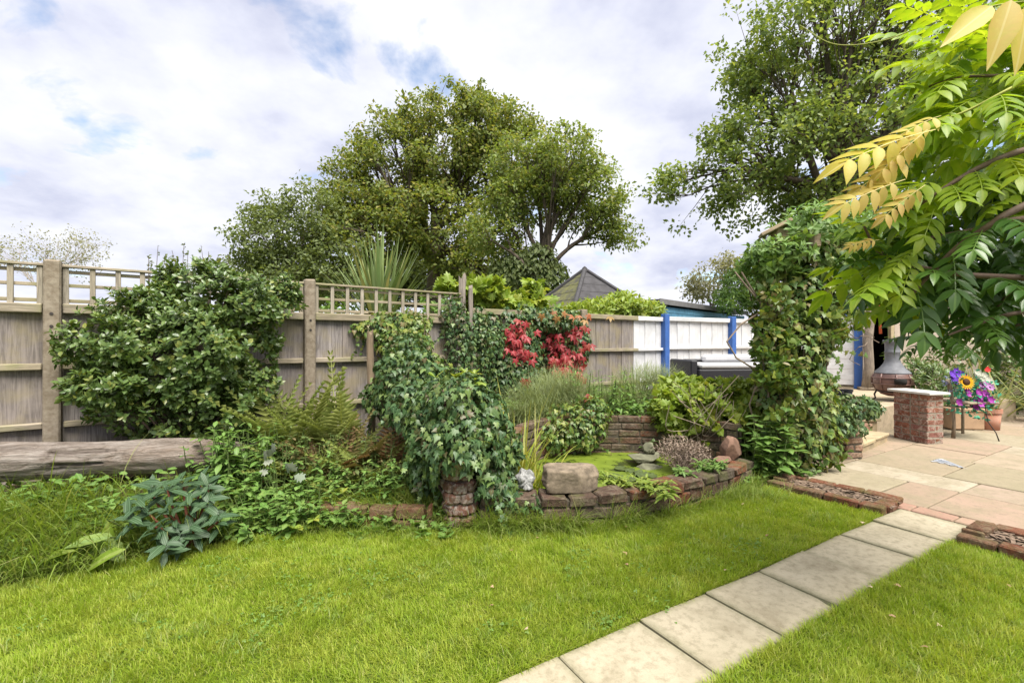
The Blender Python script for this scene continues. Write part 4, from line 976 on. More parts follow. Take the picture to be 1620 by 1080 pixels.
def leaves(parent, tms, P, D, N, S, mat, seed, n_ind=0, name='leaf', stuff='foliage'):
    """the n_ind leaves that show largest are objects of their own, the others one part"""
    rng = rng_(seed + 1000); n = len(P); S = np.broadcast_to(S, n).copy(); tms = tms if isinstance(tms, list) else [tms]; which = rng.integers(0, len(tms), n)
    sc = S / np.linalg.norm(P - np.array([0, 0, H]), axis=1) ** 2.5; ind = np.zeros(n, bool)
    if n_ind: ind[np.argsort(-sc)[:n_ind]] = True
    if ind.any():
        R, Dd, Nn = orient(D, N)
        for i in np.where(ind)[0]:
            s = S[i]; a, b, c, p = R[i] * s, Dd[i] * s, Nn[i] * s, P[i]
            link(name, tmesh(tms[which[i]], mat, name), None, parent, Matrix(((a[0], b[0], c[0], p[0]), (a[1], b[1], c[1], p[1]), (a[2], b[2], c[2], p[2]), (0, 0, 0, 1))))
    for k, tm in enumerate(tms):
        m = ~ind & (which == k)
        if m.any(): link(stuff, leaf_mesh(stuff, tm, P[m], D[m], N[m], S[m], rng), mat, parent, kind='stuff')
def rdir(rng, n): return nrm(rng.normal(0, 1, (n, 3)))
def E(px, py, Y, rpx, rpy, rd): c = W(px, py, Y); return (c, np.array([rpx / F * Y, rd, rpy / F * Y]))
def blob(ells, n, rng, shell=(.72, 1.04), amp=.25, freq=2.5, keep=None, hole=None):
    P, Nn = [], []; w = np.array([np.prod(e[1]) ** (2 / 3) for e in ells]); w /= w.sum(); got = 0
    for _ in range(12):
        m = int(n * 1.6); k = rng.choice(len(ells), m, p=w); d = rdir(rng, m); c = np.array([e[0] for e in ells])[k]; r = np.array([e[1] for e in ells])[k]
        s = rng.uniform(shell[0] ** 2, shell[1] ** 2, m) ** .5; p0 = c + d * r; s = s * (1 + amp * (fbm(p0, freq, 5) - .5) * 2); p = c + d * r * s[:, None]
        ok = np.ones(m, bool)
        for j, e in enumerate(ells): ok &= (k == j) | ((((p - e[0]) / e[1]) ** 2).sum(1) > (shell[0] * .95) ** 2)
        if keep is not None: ok &= keep(p)
        if hole is not None: ok &= fbm(p, hole[0], 21) > hole[1]
        P.append(p[ok]); Nn.append(nrm(d / r)[ok]); got += ok.sum()
        if got >= n: break
    return np.vstack(P)[:n], np.vstack(Nn)[:n]
def sprigs(P, Nn, rng, k, size, tip=.45, up=.5, flat=.75, jit=.5):
    """rosettes of k leaves at each point"""
    n = len(P); d = nrm(Nn + np.array([0, 0, up]) + jit * rng.normal(0, .6, (n, 3))); a = nrm(np.cross(d, rdir(rng, n))); b = np.cross(d, a)
    PP, DD, NN, SS = [], [], [], []
    for i in range(k):
        q = i * 2.4 + rng.uniform(0, .5, n); rad = a * np.cos(q)[:, None] + b * np.sin(q)[:, None]; t = i / max(k - 1, 1)
        dd = nrm(rad * flat + d * (tip * (1.2 - t * -.6)) + rng.normal(0, .15, (n, 3))); PP.append(P + d * (size * (t - .5) * .9)[..., None] if np.ndim(size) else P + d * size * (t - .5) * .9); DD.append(dd); NN.append(nrm(d - rad * .35)); SS.append(size * rng.uniform(.75, 1.15, n))
    return np.vstack(PP), np.vstack(DD), np.vstack(NN), np.hstack(SS)
def blades(name, B, az, L_, w, th0, curl, mat, parent=None, seed=0, seg=3, kind='stuff', taper=1.0):
    """grass-like blades: base, heading, length, width, start angle from vertical, extra bend"""
    rng = rng_(seed); n = len(B); L_, w, th0, curl = [np.broadcast_to(x, n) for x in (L_, w, th0, curl)]
    hx, hy = np.cos(az), np.sin(az); side = np.stack([-hy, hx, 0 * hx], 1); p = B.copy(); V = []; A = []; tint = rng.random(n)
    for i in range(seg + 1):
        t = i / seg
        if i:
            a = th0 + curl * (t - .5 / seg); p = p + (L_ / seg)[:, None] * np.stack([np.sin(a) * hx, np.sin(a) * hy, np.cos(a)], 1)
        ww = w * (1 - t ** 1.6) * (.75 + .25 * min(1, t * 3)) if taper else w
        if i == seg: V.append(p[:, None]); A.append(np.stack([0 * tint, 0 * tint + 1, tint], 1)[:, None])
        else:
            V += [(p - side * ww[:, None] / 2)[:, None], (p + side * ww[:, None] / 2)[:, None]]; A += [np.stack([0 * tint - .3, 0 * tint + t, tint], 1)[:, None], np.stack([0 * tint + .3, 0 * tint + t, tint], 1)[:, None]]
    V = np.concatenate(V, 1); A = np.concatenate(A, 1); k = V.shape[1]; T = []
    for i in range(seg - 1): T += [(2 * i, 2 * i + 1, 2 * i + 3), (2 * i, 2 * i + 3, 2 * i + 2)]
    T.append((2 * seg - 2, 2 * seg - 1, 2 * seg)); T = np.array(T)
    TT = (T[None] + (np.arange(n) * k)[:, None, None]).reshape(-1, 3)
    return link(name, mesh_np(name, V.reshape(-1, 3), TT, False, A.reshape(-1, 3)), mat, parent, kind=kind)
def zb_(P): return bedz(P[:, 0], P[:, 1])
def infront(m): return lambda P: (fdist(P[:, 0], P[:, 1]) > m) & (P[:, 2] > zb_(P) - .02)
def plant(name, label, cat, base, group=None): return thing(name, label, cat, base, group)
def stems(parent, base, tips, mat, r0=.012, r1=.004, sag=.1, name='stem', seed=0, n=5, kind=None):
    rng = rng_(seed); mb = MB(); base = np.asarray(base, float)
    for i, t in enumerate(tips):
        b = base[i % len(base)] if base.ndim == 2 else base; m = (b + t) / 2 + rng.normal(0, .05, 3) * np.linalg.norm(t - b) + np.array([0, 0, sag * np.linalg.norm(t - b)])
        pts = [b * (1 - q) ** 2 + 2 * m * q * (1 - q) + t * q * q for q in (0, .25, .5, .75, 1)]; mb.tube(pts, np.linspace(r0, r1, 5), n, False)
    return mb.build(name, mat, parent, True, kind)

# ------------------------------------------------------------------ foliage materials
LM = {}
def lm(k, *a, **kw): LM[k] = leafmat(k, *a, **kw); return LM[k]
lm('lawn_grass', [(.25, .37, .03), (.35, .46, .045), (.3, .43, .035), (.44, .48, .10), (.27, .4, .03), (.4, .47, .07), (.52, .5, .2)], patch=((.48, .49, .10), 3.2, .4, (.18, .30, .02)), rough=.55, trans=.45, spec=.2)
lm('rough_grass', [(.15, .24, .035), (.22, .31, .05), (.29, .36, .08), (.18, .28, .04), (.42, .42, .18)], rough=.5, trans=.4, spec=.25)
lm('glossy_leaf', [(0.057, 0.106, 0.031), (0.092, 0.157, 0.040), (0.127, 0.196, 0.050), (0.075, 0.134, 0.033), (0.196, 0.258, 0.066), (0.103, 0.168, 0.044), (0.299, 0.302, 0.066)], vein=(.13, .2, .06), rough=.33, trans=.25, spec=.5)
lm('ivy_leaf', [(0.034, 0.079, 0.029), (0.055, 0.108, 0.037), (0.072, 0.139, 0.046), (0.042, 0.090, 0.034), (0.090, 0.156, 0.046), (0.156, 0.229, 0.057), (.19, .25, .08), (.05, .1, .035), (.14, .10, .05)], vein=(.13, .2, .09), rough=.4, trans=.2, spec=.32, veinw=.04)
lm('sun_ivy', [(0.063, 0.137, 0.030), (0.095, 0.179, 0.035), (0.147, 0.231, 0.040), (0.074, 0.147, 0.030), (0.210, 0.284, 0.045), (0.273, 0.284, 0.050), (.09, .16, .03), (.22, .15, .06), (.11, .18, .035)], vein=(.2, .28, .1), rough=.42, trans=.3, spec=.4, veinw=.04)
lm('davidii_leaf', [(.028, .06, .024), (.038, .075, .03), (.045, .085, .032)], vein=(.12, .19, .11), rough=.45, trans=.12, spec=.22, ribs=True, veinw=.008)
lm('herb_leaf', [(0.103, 0.218, 0.040), (0.149, 0.276, 0.052), (0.196, 0.322, 0.069), (0.115, 0.230, 0.046), (0.253, 0.333, 0.081)], vein=(.2, .3, .1), rough=.5, trans=.35)
lm('lime_leaf', [(.17, .27, .03), (.24, .34, .04), (.30, .38, .05), (.2, .3, .035), (.36, .36, .05)], vein=(.33, .4, .12), rough=.45, trans=.4)
lm('dull_leaf', [(.08, .13, .035), (.12, .18, .05), (.16, .2, .06), (.10, .16, .04), (.22, .2, .08), (.2, .15, .07)], rough=.55, trans=.3)
lm('fern_leaf', [(.21, .27, .06), (.27, .32, .08), (.32, .35, .1), (.24, .28, .07)], rough=.55, trans=.35)
lm('brown_fern', [(.14, .16, .04), (.2, .15, .06), (.26, .13, .06), (.16, .17, .05), (.3, .18, .09)], rough=.6, trans=.3)
lm('fennel', [(.2, .25, .1), (.25, .3, .13), (.29, .33, .15), (.17, .22, .085)], rough=.6, trans=.35)
lm('creeper_red', [(.27, .015, .02), (.36, .03, .04), (.42, .06, .07), (.3, .02, .03), (.33, .08, .05)], vein=(.45, .12, .1), rough=.45, trans=.35, tcol=(1.2, .8, .7))
lm('silver_leaf', [(.25, .28, .2), (.3, .32, .25), (.2, .25, .18)], rough=.7, trans=.2, tcol=(1, 1, 1))
lm('yucca_blade', [(.18, .27, .09), (.23, .31, .12), (.28, .35, .15), (.16, .24, .08), (.25, .32, .12), (.46, .4, .12)], rough=.4, trans=.2, spec=.45)
lm('variegated_blade', [(.2, .25, .07), (.42, .42, .2), (.16, .22, .06), (.38, .36, .14)], rough=.45, trans=.25)
lm('iris_blade', [(.22, .30, .04), (.32, .37, .06), (.42, .38, .08), (.2, .28, .04)], rough=.45, trans=.35)
lm('dead_stem', [(.27, .2, .16), (.33, .26, .2), (.22, .16, .12)], rough=.9, trans=.1)
lm('tree_leaf', [(0.133, 0.187, 0.047), (0.180, 0.234, 0.056), (0.227, 0.272, 0.066), (0.156, 0.211, 0.050), (0.281, 0.296, 0.078), (0.328, 0.296, 0.078)], rough=.5, trans=.45, spec=.3)
lm('tree_dark', [(0.133, 0.180, 0.070), (0.172, 0.218, 0.078), (0.211, 0.258, 0.094), (0.149, 0.196, 0.070)], rough=.5, trans=.45, spec=.3)
lm('maple_leaf', [(0.161, 0.234, 0.058), (0.215, 0.291, 0.069), (0.269, 0.323, 0.083), (0.188, 0.258, 0.066), (0.350, 0.323, 0.099)], rough=.5, trans=.45, spec=.3)
lm('oak_leaf', [(0.152, 0.222, 0.071), (0.202, 0.283, 0.085), (0.262, 0.333, 0.090), (0.172, 0.253, 0.076), (0.363, 0.404, 0.101)], rough=.45, trans=.5, spec=.35)
lm('pale_leaf', [(.30, .30, .2), (.36, .35, .25), (.28, .29, .18)], rough=.7, trans=.4)  # overexposure of the far left tree is put into this leaf colour
lm('wisteria_young_lit', [(0.196, 0.345, 0.023), (0.276, 0.414, 0.029), (0.230, 0.380, 0.025), (0.345, 0.460, 0.034)], vein=(.36, .45, .08), patch=((.42, .42, .05), 11, .4, (.12, .22, .02)), rough=.42, trans=.55, tcol=(1.35, 1.25, .4), spec=.45, veinw=.012)  # yellow-green of new growth, plus the light on the top leaves painted in
lm('wisteria_old_shaded', [(.05, .12, .025), (.07, .15, .03), (.09, .18, .03), (.06, .13, .028)], vein=(.15, .25, .06), rough=.33, trans=.35, spec=.5, veinw=.012)  # mature green, plus the shade on the lower leaves painted in
lm('wisteria_gold', [(.62, .48, .08), (.66, .54, .14), (.64, .42, .14), (.58, .5, .06)], vein=(.7, .6, .25), rough=.5, trans=.45, tcol=(1.1, 1.0, .6), veinw=.012, patch=((.46, .48, .05), 14, .5, (.62, .5, .12)))
lm('fallen_leaf', [(.3, .18, .1), (.42, .28, .16), (.5, .4, .28)], rough=.8, trans=.1)
M_TWIG = m_plain('brown_twig', (.13, .095, .07), .9, .4, 30); M_TRUNK = m_wood('tree_bark', [(.10, .08, .062), (.14, .11, .085)], axis=2); M_GSTEM = m_plain('green_stem', (.12, .17, .05), .7, .3, 30)

# ------------------------------------------------------------------ lawn blades
def lawn_grass(poly, n, seed):
    rng = rng_(seed); q = np.array([p[:2] for p in poly]); lo, hi = q.min(0), q.max(0); lo[1] = max(lo[1], 1.05); P = np.zeros((0, 2))
    while len(P) < n:
        c = rng.uniform(lo, hi, (n * 2, 2)); c = c[inpoly(c[:, 0], c[:, 1], poly)]; v = np.abs(c[:, 0]) < c[:, 1] * 1.25 + .3; P = np.vstack([P, c[v]])
    P = P[:n]; B = np.column_stack([P, np.zeros(n) - .002])
    g = fbm(np.column_stack([P, 0 * P[:, 0]]), 2.6, 2); f = fbm(np.column_stack([P, 0 * P[:, 0]]), 13, 6, 2)
    Ln = (.012 + .045 * f + .03 * (g - .4)) * rng.uniform(.7, 1.35, n)
    flow = 2.2 + 5 * fbm(np.column_stack([P, 0 * P[:, 0]]), 1.8, 9); az = flow + rng.normal(0, 1.3, n)
    return blades('lawn_grass', B, az, Ln, rng.uniform(.0025, .0045, n), np.abs(rng.normal(.35, .35, n)), rng.uniform(.1, 1.3, n), LM['lawn_grass'], None, seed, 2)
for i, (pl, n) in enumerate(((lawn_l, 225000), (lawn_r, 85000))):
    o = lawn_grass(pl, n, 100 + i); o['label'] = ['short mown grass between the weedy bed and the slab path', 'short mown grass beyond the slab path below the brick planter'][i]; o['category'] = 'grass'
# longer fringe against the slab edges
rng = rng_(3); n = 5200; k = rng.uniform(-5, 5, n); right = rng.random(n) < .5
P = P0 + k[:, None] * D1 + np.where(right[:, None], D2, 0) + DN * np.where(right, np.abs(rng.normal(.012, .014, n)), -np.abs(rng.normal(.012, .014, n)))[:, None]
o = blades('path_fringe', np.column_stack([P, 0 * k - .004]), math.atan2(DN[1], DN[0]) + np.where(right, math.pi, 0) + rng.normal(0, .9, n), rng.uniform(.025, .06, n), .0035, rng.uniform(.1, .7, n), rng.uniform(.3, 1.4, n), LM['lawn_grass'], None, 4, 3)
tag(o, 'longer grass fringe leaning over both slab path edges', 'grass')
# fallen leaves
rng = rng_(11)
for i in range(26):
    x, y = (rng.uniform(-.2, 2.6), rng.uniform(2.0, 4.0)) if i < 20 else (rng.uniform(1.6, 3), rng.uniform(1.6, 2.6))
    d = rdir(rng, 1)[0] * [1, 1, .15]; R, D, N = orient(np.array([d]), np.array([[rng.normal(0, .3), rng.normal(0, .3), 1]])); s = rng.uniform(.02, .035)
    M = Matrix([[*(float(v) for v in (R[0][a] * s, D[0][a] * s, N[0][a] * s)), (x, y, .03)[a]] for a in range(3)] + [[0, 0, 0, 1]])
    tag(link('fallen_leaf', tmesh(T_FALL if 0 else IVY2, LM['fallen_leaf'], 'fallen_leaf'), None, None, M), 'small dry brown leaf fallen on the mown grass', 'leaf', 'dry leaves scattered over the lawn')

# ------------------------------------------------------------------ ground cover over the whole bed
rng = rng_(21); n = 26000; P = np.column_stack([rng.uniform(-4.8, 3.0, n), rng.uniform(2.3, 7.4, n)]); b = np.interp(P[:, 0], _bx, _by)
ok = (P[:, 1] > b + .05) & (fdist(P[:, 0], P[:, 1]) > .1) & ~inpoly(P[:, 0], P[:, 1], [np.array(p) * 1.0 for p in POND]) & ~((P[:, 0] > 2.35) & (P[:, 1] < 4.4)) & ~((P[:, 0] > 2.4) & (P[:, 1] > 6.4)) & ~((P[:, 0] > -.35) & (P[:, 1] < 3.5)) & (np.abs(P[:, 0]) < P[:, 1] * 1.3)
P = P[ok]; hgt = .03 + .16 * fbm(np.column_stack([P, 0 * P[:, 0]]), 3.5, 4) * rng.random(len(P)); P3 = np.column_stack([P, bedz(P[:, 0], P[:, 1]) + hgt])
D = nrm(rdir(rng, len(P)) * [1, 1, .5]); N = nrm(np.array([0, -.25, 1]) + rng.normal(0, .35, (len(P), 3)))
o = link('ground_cover', leaf_mesh('ground_cover', t_ell(.62), P3, D, N, rng.uniform(.025, .07, len(P)), rng), LM['herb_leaf'], None, kind='stuff'); tag(o, 'low leafy ground cover spread over the soil of the bed', 'ground cover')

# rough grass on the bank, left
def grass_patch(name, label, cx, cy, sx, sy, n, ln, seed, mat='rough_grass', curl=(.5, 2.0), w=.006, lean=.5, keep=None, parent=None, cat='grass', az=None):
    rng = rng_(seed); P = np.column_stack([rng.normal(cx, sx, n), rng.normal(cy, sy, n)]); P = P[(np.interp(P[:, 0], _bx, _by) - .03 < P[:, 1])] if keep is None else P[keep(P)]
    m = len(P); B = np.column_stack([P, bedz(P[:, 0], P[:, 1]) - .01]); a = rng.uniform(0, 6.28, m) if az is None else rng.normal(az, .9, m)
    o = blades(name, B, a, rng.uniform(ln * .5, ln * 1.15, m), rng.uniform(w * .7, w * 1.3, m), np.abs(rng.normal(lean * .6, lean * .5, m)), rng.uniform(*curl, m), LM[mat], parent, seed, 5)
    if parent is None: tag(o, label, cat)
    return o
kp = lambda P: (P[:, 1] > np.interp(P[:, 0], _bx, _by) + .02) & (fdist(P[:, 0], P[:, 1]) > .05)
def nolog(P): return kp(P) & ~((P[:, 0] < -2.4) & (P[:, 1] > 3.45 + (P[:, 0] + 2.9) * .5))
grass_patch('long_grass', 'long tangled grass on the bank below the weathered log', -2.75, 2.85, .42, .26, 5200, .30, 31, keep=nolog, az=-1.4, curl=(.6, 2.2))
grass_patch('long_grass', 'thick rank grass falling towards the lawn from the weedy bank end', -3.1, 2.75, .35, .25, 3600, .34, 32, keep=nolog, az=-1.0)
grass_patch('long_grass', 'fine grass growing between the dark shrub and the brick edging', -1.75, 3.2, .35, .2, 2400, .24, 33, keep=kp, w=.004)
grass_patch('arching_grass', 'pale arching grass blades sprawling over the left bank', -2.72, 2.78, .3, .2, 420, .5, 39, keep=nolog, az=-.9, curl=(.8, 2.0), w=.009, lean=.35)
grass_patch('grass_tuft', 'bright green grass tuft growing over the low brick edging', -.85, 3.5, .17, .1, 900, .30, 34, keep=kp, w=.006, curl=(.4, 1.5))
grass_patch('grass_tuft', 'grass tuft drooping at foot of the round brick pillar', -.1, 3.2, .2, .04, 800, .26, 35, w=.006, keep=lambda P: P[:, 1] > 3.1, az=-1.5, curl=(.8, 2.2))
grass_patch('grass_tuft', 'grass fringe along the base of the curved pond wall', .45, 3.19, .33, .03, 1300, .17, 36, w=.005, keep=lambda P: P[:, 1] < 3.26, az=-1.2)
grass_patch('grass_tuft', 'grass tuft at the end of pond wall beside the planter', 1.95, 3.85, .17, .08, 900, .22, 37, w=.005, keep=lambda P: P[:, 1] < 3.92 + (P[:, 0] - 1.85) * .75)
grass_patch('grass_tuft', 'thin grass along the foot of the low brick edging', -1.1, 3.14, .4, .05, 1300, .17, 38, w=.005, keep=lambda P: P[:, 1] < 3.24, az=-1.5)

# coarser tufts and clover in the lawn, weeds spilling from the beds
def lawn_tufts(poly, n, seed, label):
    rng = rng_(seed); q = np.array([p[:2] for p in poly]); lo, hi = q.min(0), q.max(0); c = rng.uniform([lo[0], max(lo[1], 1.3)], hi, (n * 6, 2)); c = c[inpoly(c[:, 0], c[:, 1], poly)][:n]; k = 42
    P = np.repeat(c, k, 0) + rng.normal(0, .022, (len(c) * k, 2)); m = len(P); tag(blades('lawn_tufts', np.column_stack([P, 0 * P[:, 0] - .003]), rng.uniform(0, 6.28, m), rng.uniform(.03, .075, m), rng.uniform(.003, .005, m), np.abs(rng.normal(.5, .3, m)), rng.uniform(.2, 1.6, m), LM['rough_grass'], None, seed, 3), label, 'grass')
lawn_tufts(lawn_l, 150, 131, 'coarse darker tufts dotted through the main lawn'); lawn_tufts(lawn_r, 60, 132, 'coarse darker tufts dotted through the far side lawn')
rng = rng_(133); CLV = join_t([xf(t_ell(.8, .04, .05), 1, a, .1) for a in (0, 2.1, 4.2)]); c = np.array([(rng.uniform(-2.2, 2.2), rng.uniform(1.8, 3.1)) for _ in range(40)]); c = c[inpoly(c[:, 0], c[:, 1], lawn_l)]; P = np.repeat(c, 26, 0); P = P + rng.normal(0, .06, P.shape); m = len(P)
tag(link('clover', leaf_mesh('clover', CLV, np.column_stack([P, rng.uniform(.012, .03, m)]), nrm(rdir(rng, m) * [1, 1, .1]), nrm(np.array([0, 0, 1]) + rng.normal(0, .2, (m, 3))), rng.uniform(.007, .012, m), rng), LM['herb_leaf'], kind='stuff'), 'low clover patches scattered in the main lawn', 'clover')
grass_patch('long_grass', 'long grass spilling forward over the low brick edging', -1.15, 3.42, .42, .06, 1500, .34, 134, w=.006, keep=kp, az=-1.57, curl=(.8, 2.3), lean=.5)
def arc_grass(label, a, b, n, ln, seed):
    rng = rng_(seed); q = np.array(front); t = rng.uniform(a, b, n) * (len(q) - 1); i = t.astype(int).clip(0, len(q) - 2); f = (t - i)[:, None]; P = q[i] * (1 - f) + q[i + 1] * f; d = nrm(q[i + 1] - q[i]); nn = np.column_stack([d[:, 1], -d[:, 0]]); P = P + nn * (.125 + np.abs(rng.normal(0, .035, n)))[:, None]
    dens = fbm(np.column_stack([P * 1.0, 0 * P[:, 0]]), 5, 3) ; k = dens > .42; P = P[k]; m = len(P)
    tag(blades('grass_tuft', np.column_stack([P, 0 * P[:, 0] - .01]), np.arctan2(nn[k][:, 1], nn[k][:, 0]) + rng.normal(0, 1.0, m), rng.uniform(.4, 1.2, m) * ln, rng.uniform(.003, .006, m), np.abs(rng.normal(.25, .3, m)), rng.uniform(.4, 2.2, m), LM['rough_grass'], None, seed, 5), label, 'grass')
arc_grass('rank grass hiding the foot of the pond wall below the sandstone block', 0, .5, 1500, .26, 135); arc_grass('thinner grass along the foot of pond wall towards the planter', .5, 1, 1000, .2, 136)

# ------------------------------------------------------------------ big evergreen shrub against the fence
ELL = t_ell(.46, .07, .14); ELLW = t_ell(.62, .07, .14); LANCE = t_ell(.26, .05, .2); DIA = t_dia()
def shrub(name, label, cat, base, ells, n, k, size, mat, seed, tms=ELL, n_ind=300, keep=None, up=.5, amp=.3, freq=2.5, shell=(.7, 1.04), nst=14, hole=None, flat=.8, tip=.45, stem_mat=None, inner=.35):
    rng = rng_(seed); pl = plant(name, label, cat, base)
    P, Nn = blob(ells, n, rng, shell, amp, freq, keep, hole)
    pp, dd, nn, ss = sprigs(P, Nn, rng, k, size, tip, up, flat)
    leaves(pl, tms, pp, dd, nn, ss, LM[mat], seed, n_ind)
    if inner:                   # leaves on the inner twigs
        Pi, Ni = blob(ells, int(n * inner), rng, (.35, .75), amp, freq, keep); pp, dd, nn, ss = sprigs(Pi, Ni, rng, max(2, k // 2), size, tip, up, flat); leaves(pl, tms, pp, dd, nn, ss, LM[mat], seed + 1, 0, stuff='inner_foliage')
    if nst: stems(pl, np.array(base) + np.array([0, 0, -.02]), P[rng.choice(len(P), nst)], stem_mat or M_TWIG, .016, .004, .05, 'branch', seed, kind='stuff')
    return pl
big = [E(255, 560, 3.82, 120, 100, 0.234), E(160, 545, 3.58, 70, 40, 0.156), E(330, 480, 4.05, 95, 55, 0.218), E(400, 520, 4.25, 62, 75, 0.203), E(170, 615, 3.55, 60, 30, 0.156), E(300, 640, 3.95, 110, 55, 0.234), E(255, 478, 3.9, 50, 28, 0.172), E(440, 472, 4.5, 40, 36, 0.117), E(385, 620, 4.2, 60, 60, 0.195), E(320, 442, 4.1, 62, 22, 0.140), E(190, 655, 3.65, 50, 25, 0.140), E(270, 675, 3.9, 80, 30, 0.156), E(360, 670, 4.1, 60, 30, 0.156)]
shrub('evergreen_shrub', 'large glossy evergreen shrub spread over the trellis fence panel', 'shrub', (-2.75, 4.1, .12), big, 2900, 7, .053, 'glossy_leaf', 41, [ELL, ELLW], 300, infront(.03), amp=.55, freq=3.6, nst=26, hole=(4, .44), inner=.45)
# upright dark seed stems behind it, above the fence
rng = rng_(5); sp = plant('seeding_shrub', 'dark upright seed stems poking over the trellis behind the evergreen shrub', 'shrub', (*W(285, 700, 4.9)[:2], -.06)); tips = np.array([W(px, py, 4.95) for px, py in [(235, 405), (250, 388), (262, 402), (272, 396), (291, 385), (297, 398), (305, 402), (318, 388), (322, 408), (330, 398), (345, 404), (280, 408), (310, 412), (240, 412), (362, 402)]])
bs_ = tips * [1, 1, 0] + [0, 0, 1.55]; stems(sp, bs_, tips, M_TWIG, .006, .002, 0, seed=3, kind='stuff'); q = rng.integers(0, len(tips), 420); tt = rng.uniform(.45, 1, 420)[:, None]; P = bs_[q] * (1 - tt) + tips[q] * tt
leaves(sp, DIA, P, nrm(rdir(rng, 420) + [0, 0, .6]), rdir(rng, 420), rng.uniform(.02, .045, 420), LM['tree_dark'], 6); stems(sp, np.array([*W(285, 700, 4.95)[:2], -.08]), bs_, M_TWIG, .012, .006, 0, seed=4, kind='stuff')

# dark ribbed low shrub by the lawn
c = G(278, 878); rng = rng_(42); dv = plant('dark_shrub', 'low shrub with dark ribbed pointed leaves at the lawn edge', 'shrub', (c[0], c[1] + .12, 0)); cen = np.array([W(px, py, Y) for px, py, Y in [(225, 800, 2.8), (265, 775, 2.9), (300, 795, 2.85), (330, 800, 2.9), (250, 845, 2.72), (210, 825, 2.75), (290, 770, 3.0), (318, 768, 3.0), (345, 825, 2.85), (270, 815, 2.75), (240, 780, 2.95), (262, 868, 2.66), (305, 838, 2.8), (330, 775, 2.98), (285, 850, 2.75)]]); Nn = nrm(np.column_stack([rng.normal(0, .3, len(cen)), -.45 + 0 * cen[:, 0], .6 + 0 * cen[:, 0]]))
pp, dd, nn, ss = sprigs(cen, Nn, rng, 9, .118, .2, .2, 1.0, .4); leaves(dv, [t_ell(.36, .06, .18), t_ell(.4, .05, .24)], pp, dd, nn, ss, LM['davidii_leaf'], 42, 300); stems(dv, np.array([c[0], c[1] + .15, -.03]), cen, m_plain('red_twig', (.2, .07, .04), .8), .012, .006, .1, 'branch', 8)

def leafy(name, label, base_pts, size, k, mat, seed, tms=ELL, n_ind=0, h=.3, up=.4, cat='plant', levels=5, spread=.05, stem=True):
    """herb: upright stems with pairs of leaves up the stem"""
    rng = rng_(seed); base_pts = np.asarray(base_pts); pl = plant(name, label, cat, base_pts.mean(0)); n = len(base_pts); PP, DD, NN, SS, tips = [], [], [], [], []
    for b in base_pts:
        hh = h * rng.uniform(.6, 1.15); t = b + np.array([rng.normal(0, spread), rng.normal(-.03, spread), hh]); tips.append(t); a0 = rng.uniform(0, 6)
        for i in range(levels):
            f = float(np.clip(.25 + .75 * i / (levels - 1) + rng.normal(0, .07), .1, 1)); p = b + (t - b) * f + rng.normal(0, .012, 3)
            for j in range(k):
                q = a0 + i * 1.57 + j * 2 * math.pi / k + rng.normal(0, .5); PP.append(p); DD.append((math.cos(q), math.sin(q), up * f + rng.normal(-.2, .32))); NN.append((-math.cos(q) * .4, -math.sin(q) * .4, 1)); SS.append(size * (1.1 - .5 * f) * rng.uniform(.6, 1.25))
    leaves(pl, tms, np.array(PP), np.array(DD), np.array(NN), np.array(SS), LM[mat], seed, n_ind)
    if stem: stems(pl, base_pts, tips, M_GSTEM, .005, .003, 0, seed=seed, kind='stuff')
    return pl
def scatter_px(pxs, z=None, seed=0, n=10, jit=(14, 8), Yr=None):
    """base points on the bed around pixels with a depth"""
    rng = rng_(seed); o = []
    for (px, Y) in pxs:
        for _ in range(n): y = Y + rng.normal(0, jit[1] / 100); x = (px - 810 + rng.normal(0, jit[0])) / F * y; o.append((x, y, float(bedz(x, y)) - .01))
    return np.array(o)
leafy('nettle_clump', 'bright green nettle clump growing past the sawn end of the log', scatter_px([(355, 3.7), (395, 3.75), (430, 3.75), (375, 3.55), (345, 3.5), (410, 3.6)], seed=1, n=11), .115, 2, 'herb_leaf', 51, t_ell(.45, .06, .2), 300, .46, levels=6)
leafy('weed_clump', 'pale leafy weeds in the bank below the log middle', scatter_px([(180, 2.95), (215, 3.05), (250, 3.1), (140, 3.0), (290, 3.2), (60, 3.0)], seed=2, n=9), .095, 3, 'herb_leaf', 52, ELLW, 200, .2, levels=4)
leafy('weed_clump', 'round leaved pale weeds between dark shrub and ferns', scatter_px([(400, 3.3), (440, 3.35), (470, 3.3), (420, 3.55), (480, 3.5), (380, 3.2), (450, 3.15), (510, 3.4)], seed=3, n=11), .072, 3, 'herb_leaf', 53, [ELLW, HEART], 300, .27, levels=5)
leafy('weed_clump', 'dull olive weeds mixed with browned stems under the ferns', scatter_px([(450, 3.9), (490, 4.0), (530, 4.0), (570, 3.9), (470, 3.7), (600, 3.8), (540, 3.7)], seed=4, n=9), .065, 3, 'dull_leaf', 54, [ELL, ELLW], 200, .42, levels=7)
leafy('dandelion_weeds', 'toothed dandelion leaves at the foot of the brick edging', scatter_px([(600, 3.22), (640, 3.2), (670, 3.19), (570, 3.22), (710, 3.14)], seed=5, n=4, jit=(8, 2)), .13, 5, 'herb_leaf', 55, OAK, 100, .06, levels=2, up=.9, stem=False)
leafy('salad_weeds', 'fresh green leafy weed spilling over the broken brick edging', scatter_px([(490, 3.35), (510, 3.4), (540, 3.4), (520, 3.3)], seed=6, n=7), .085, 4, 'lime_leaf', 56, [OAK, ELLW], 150, .16, levels=3, up=.7)
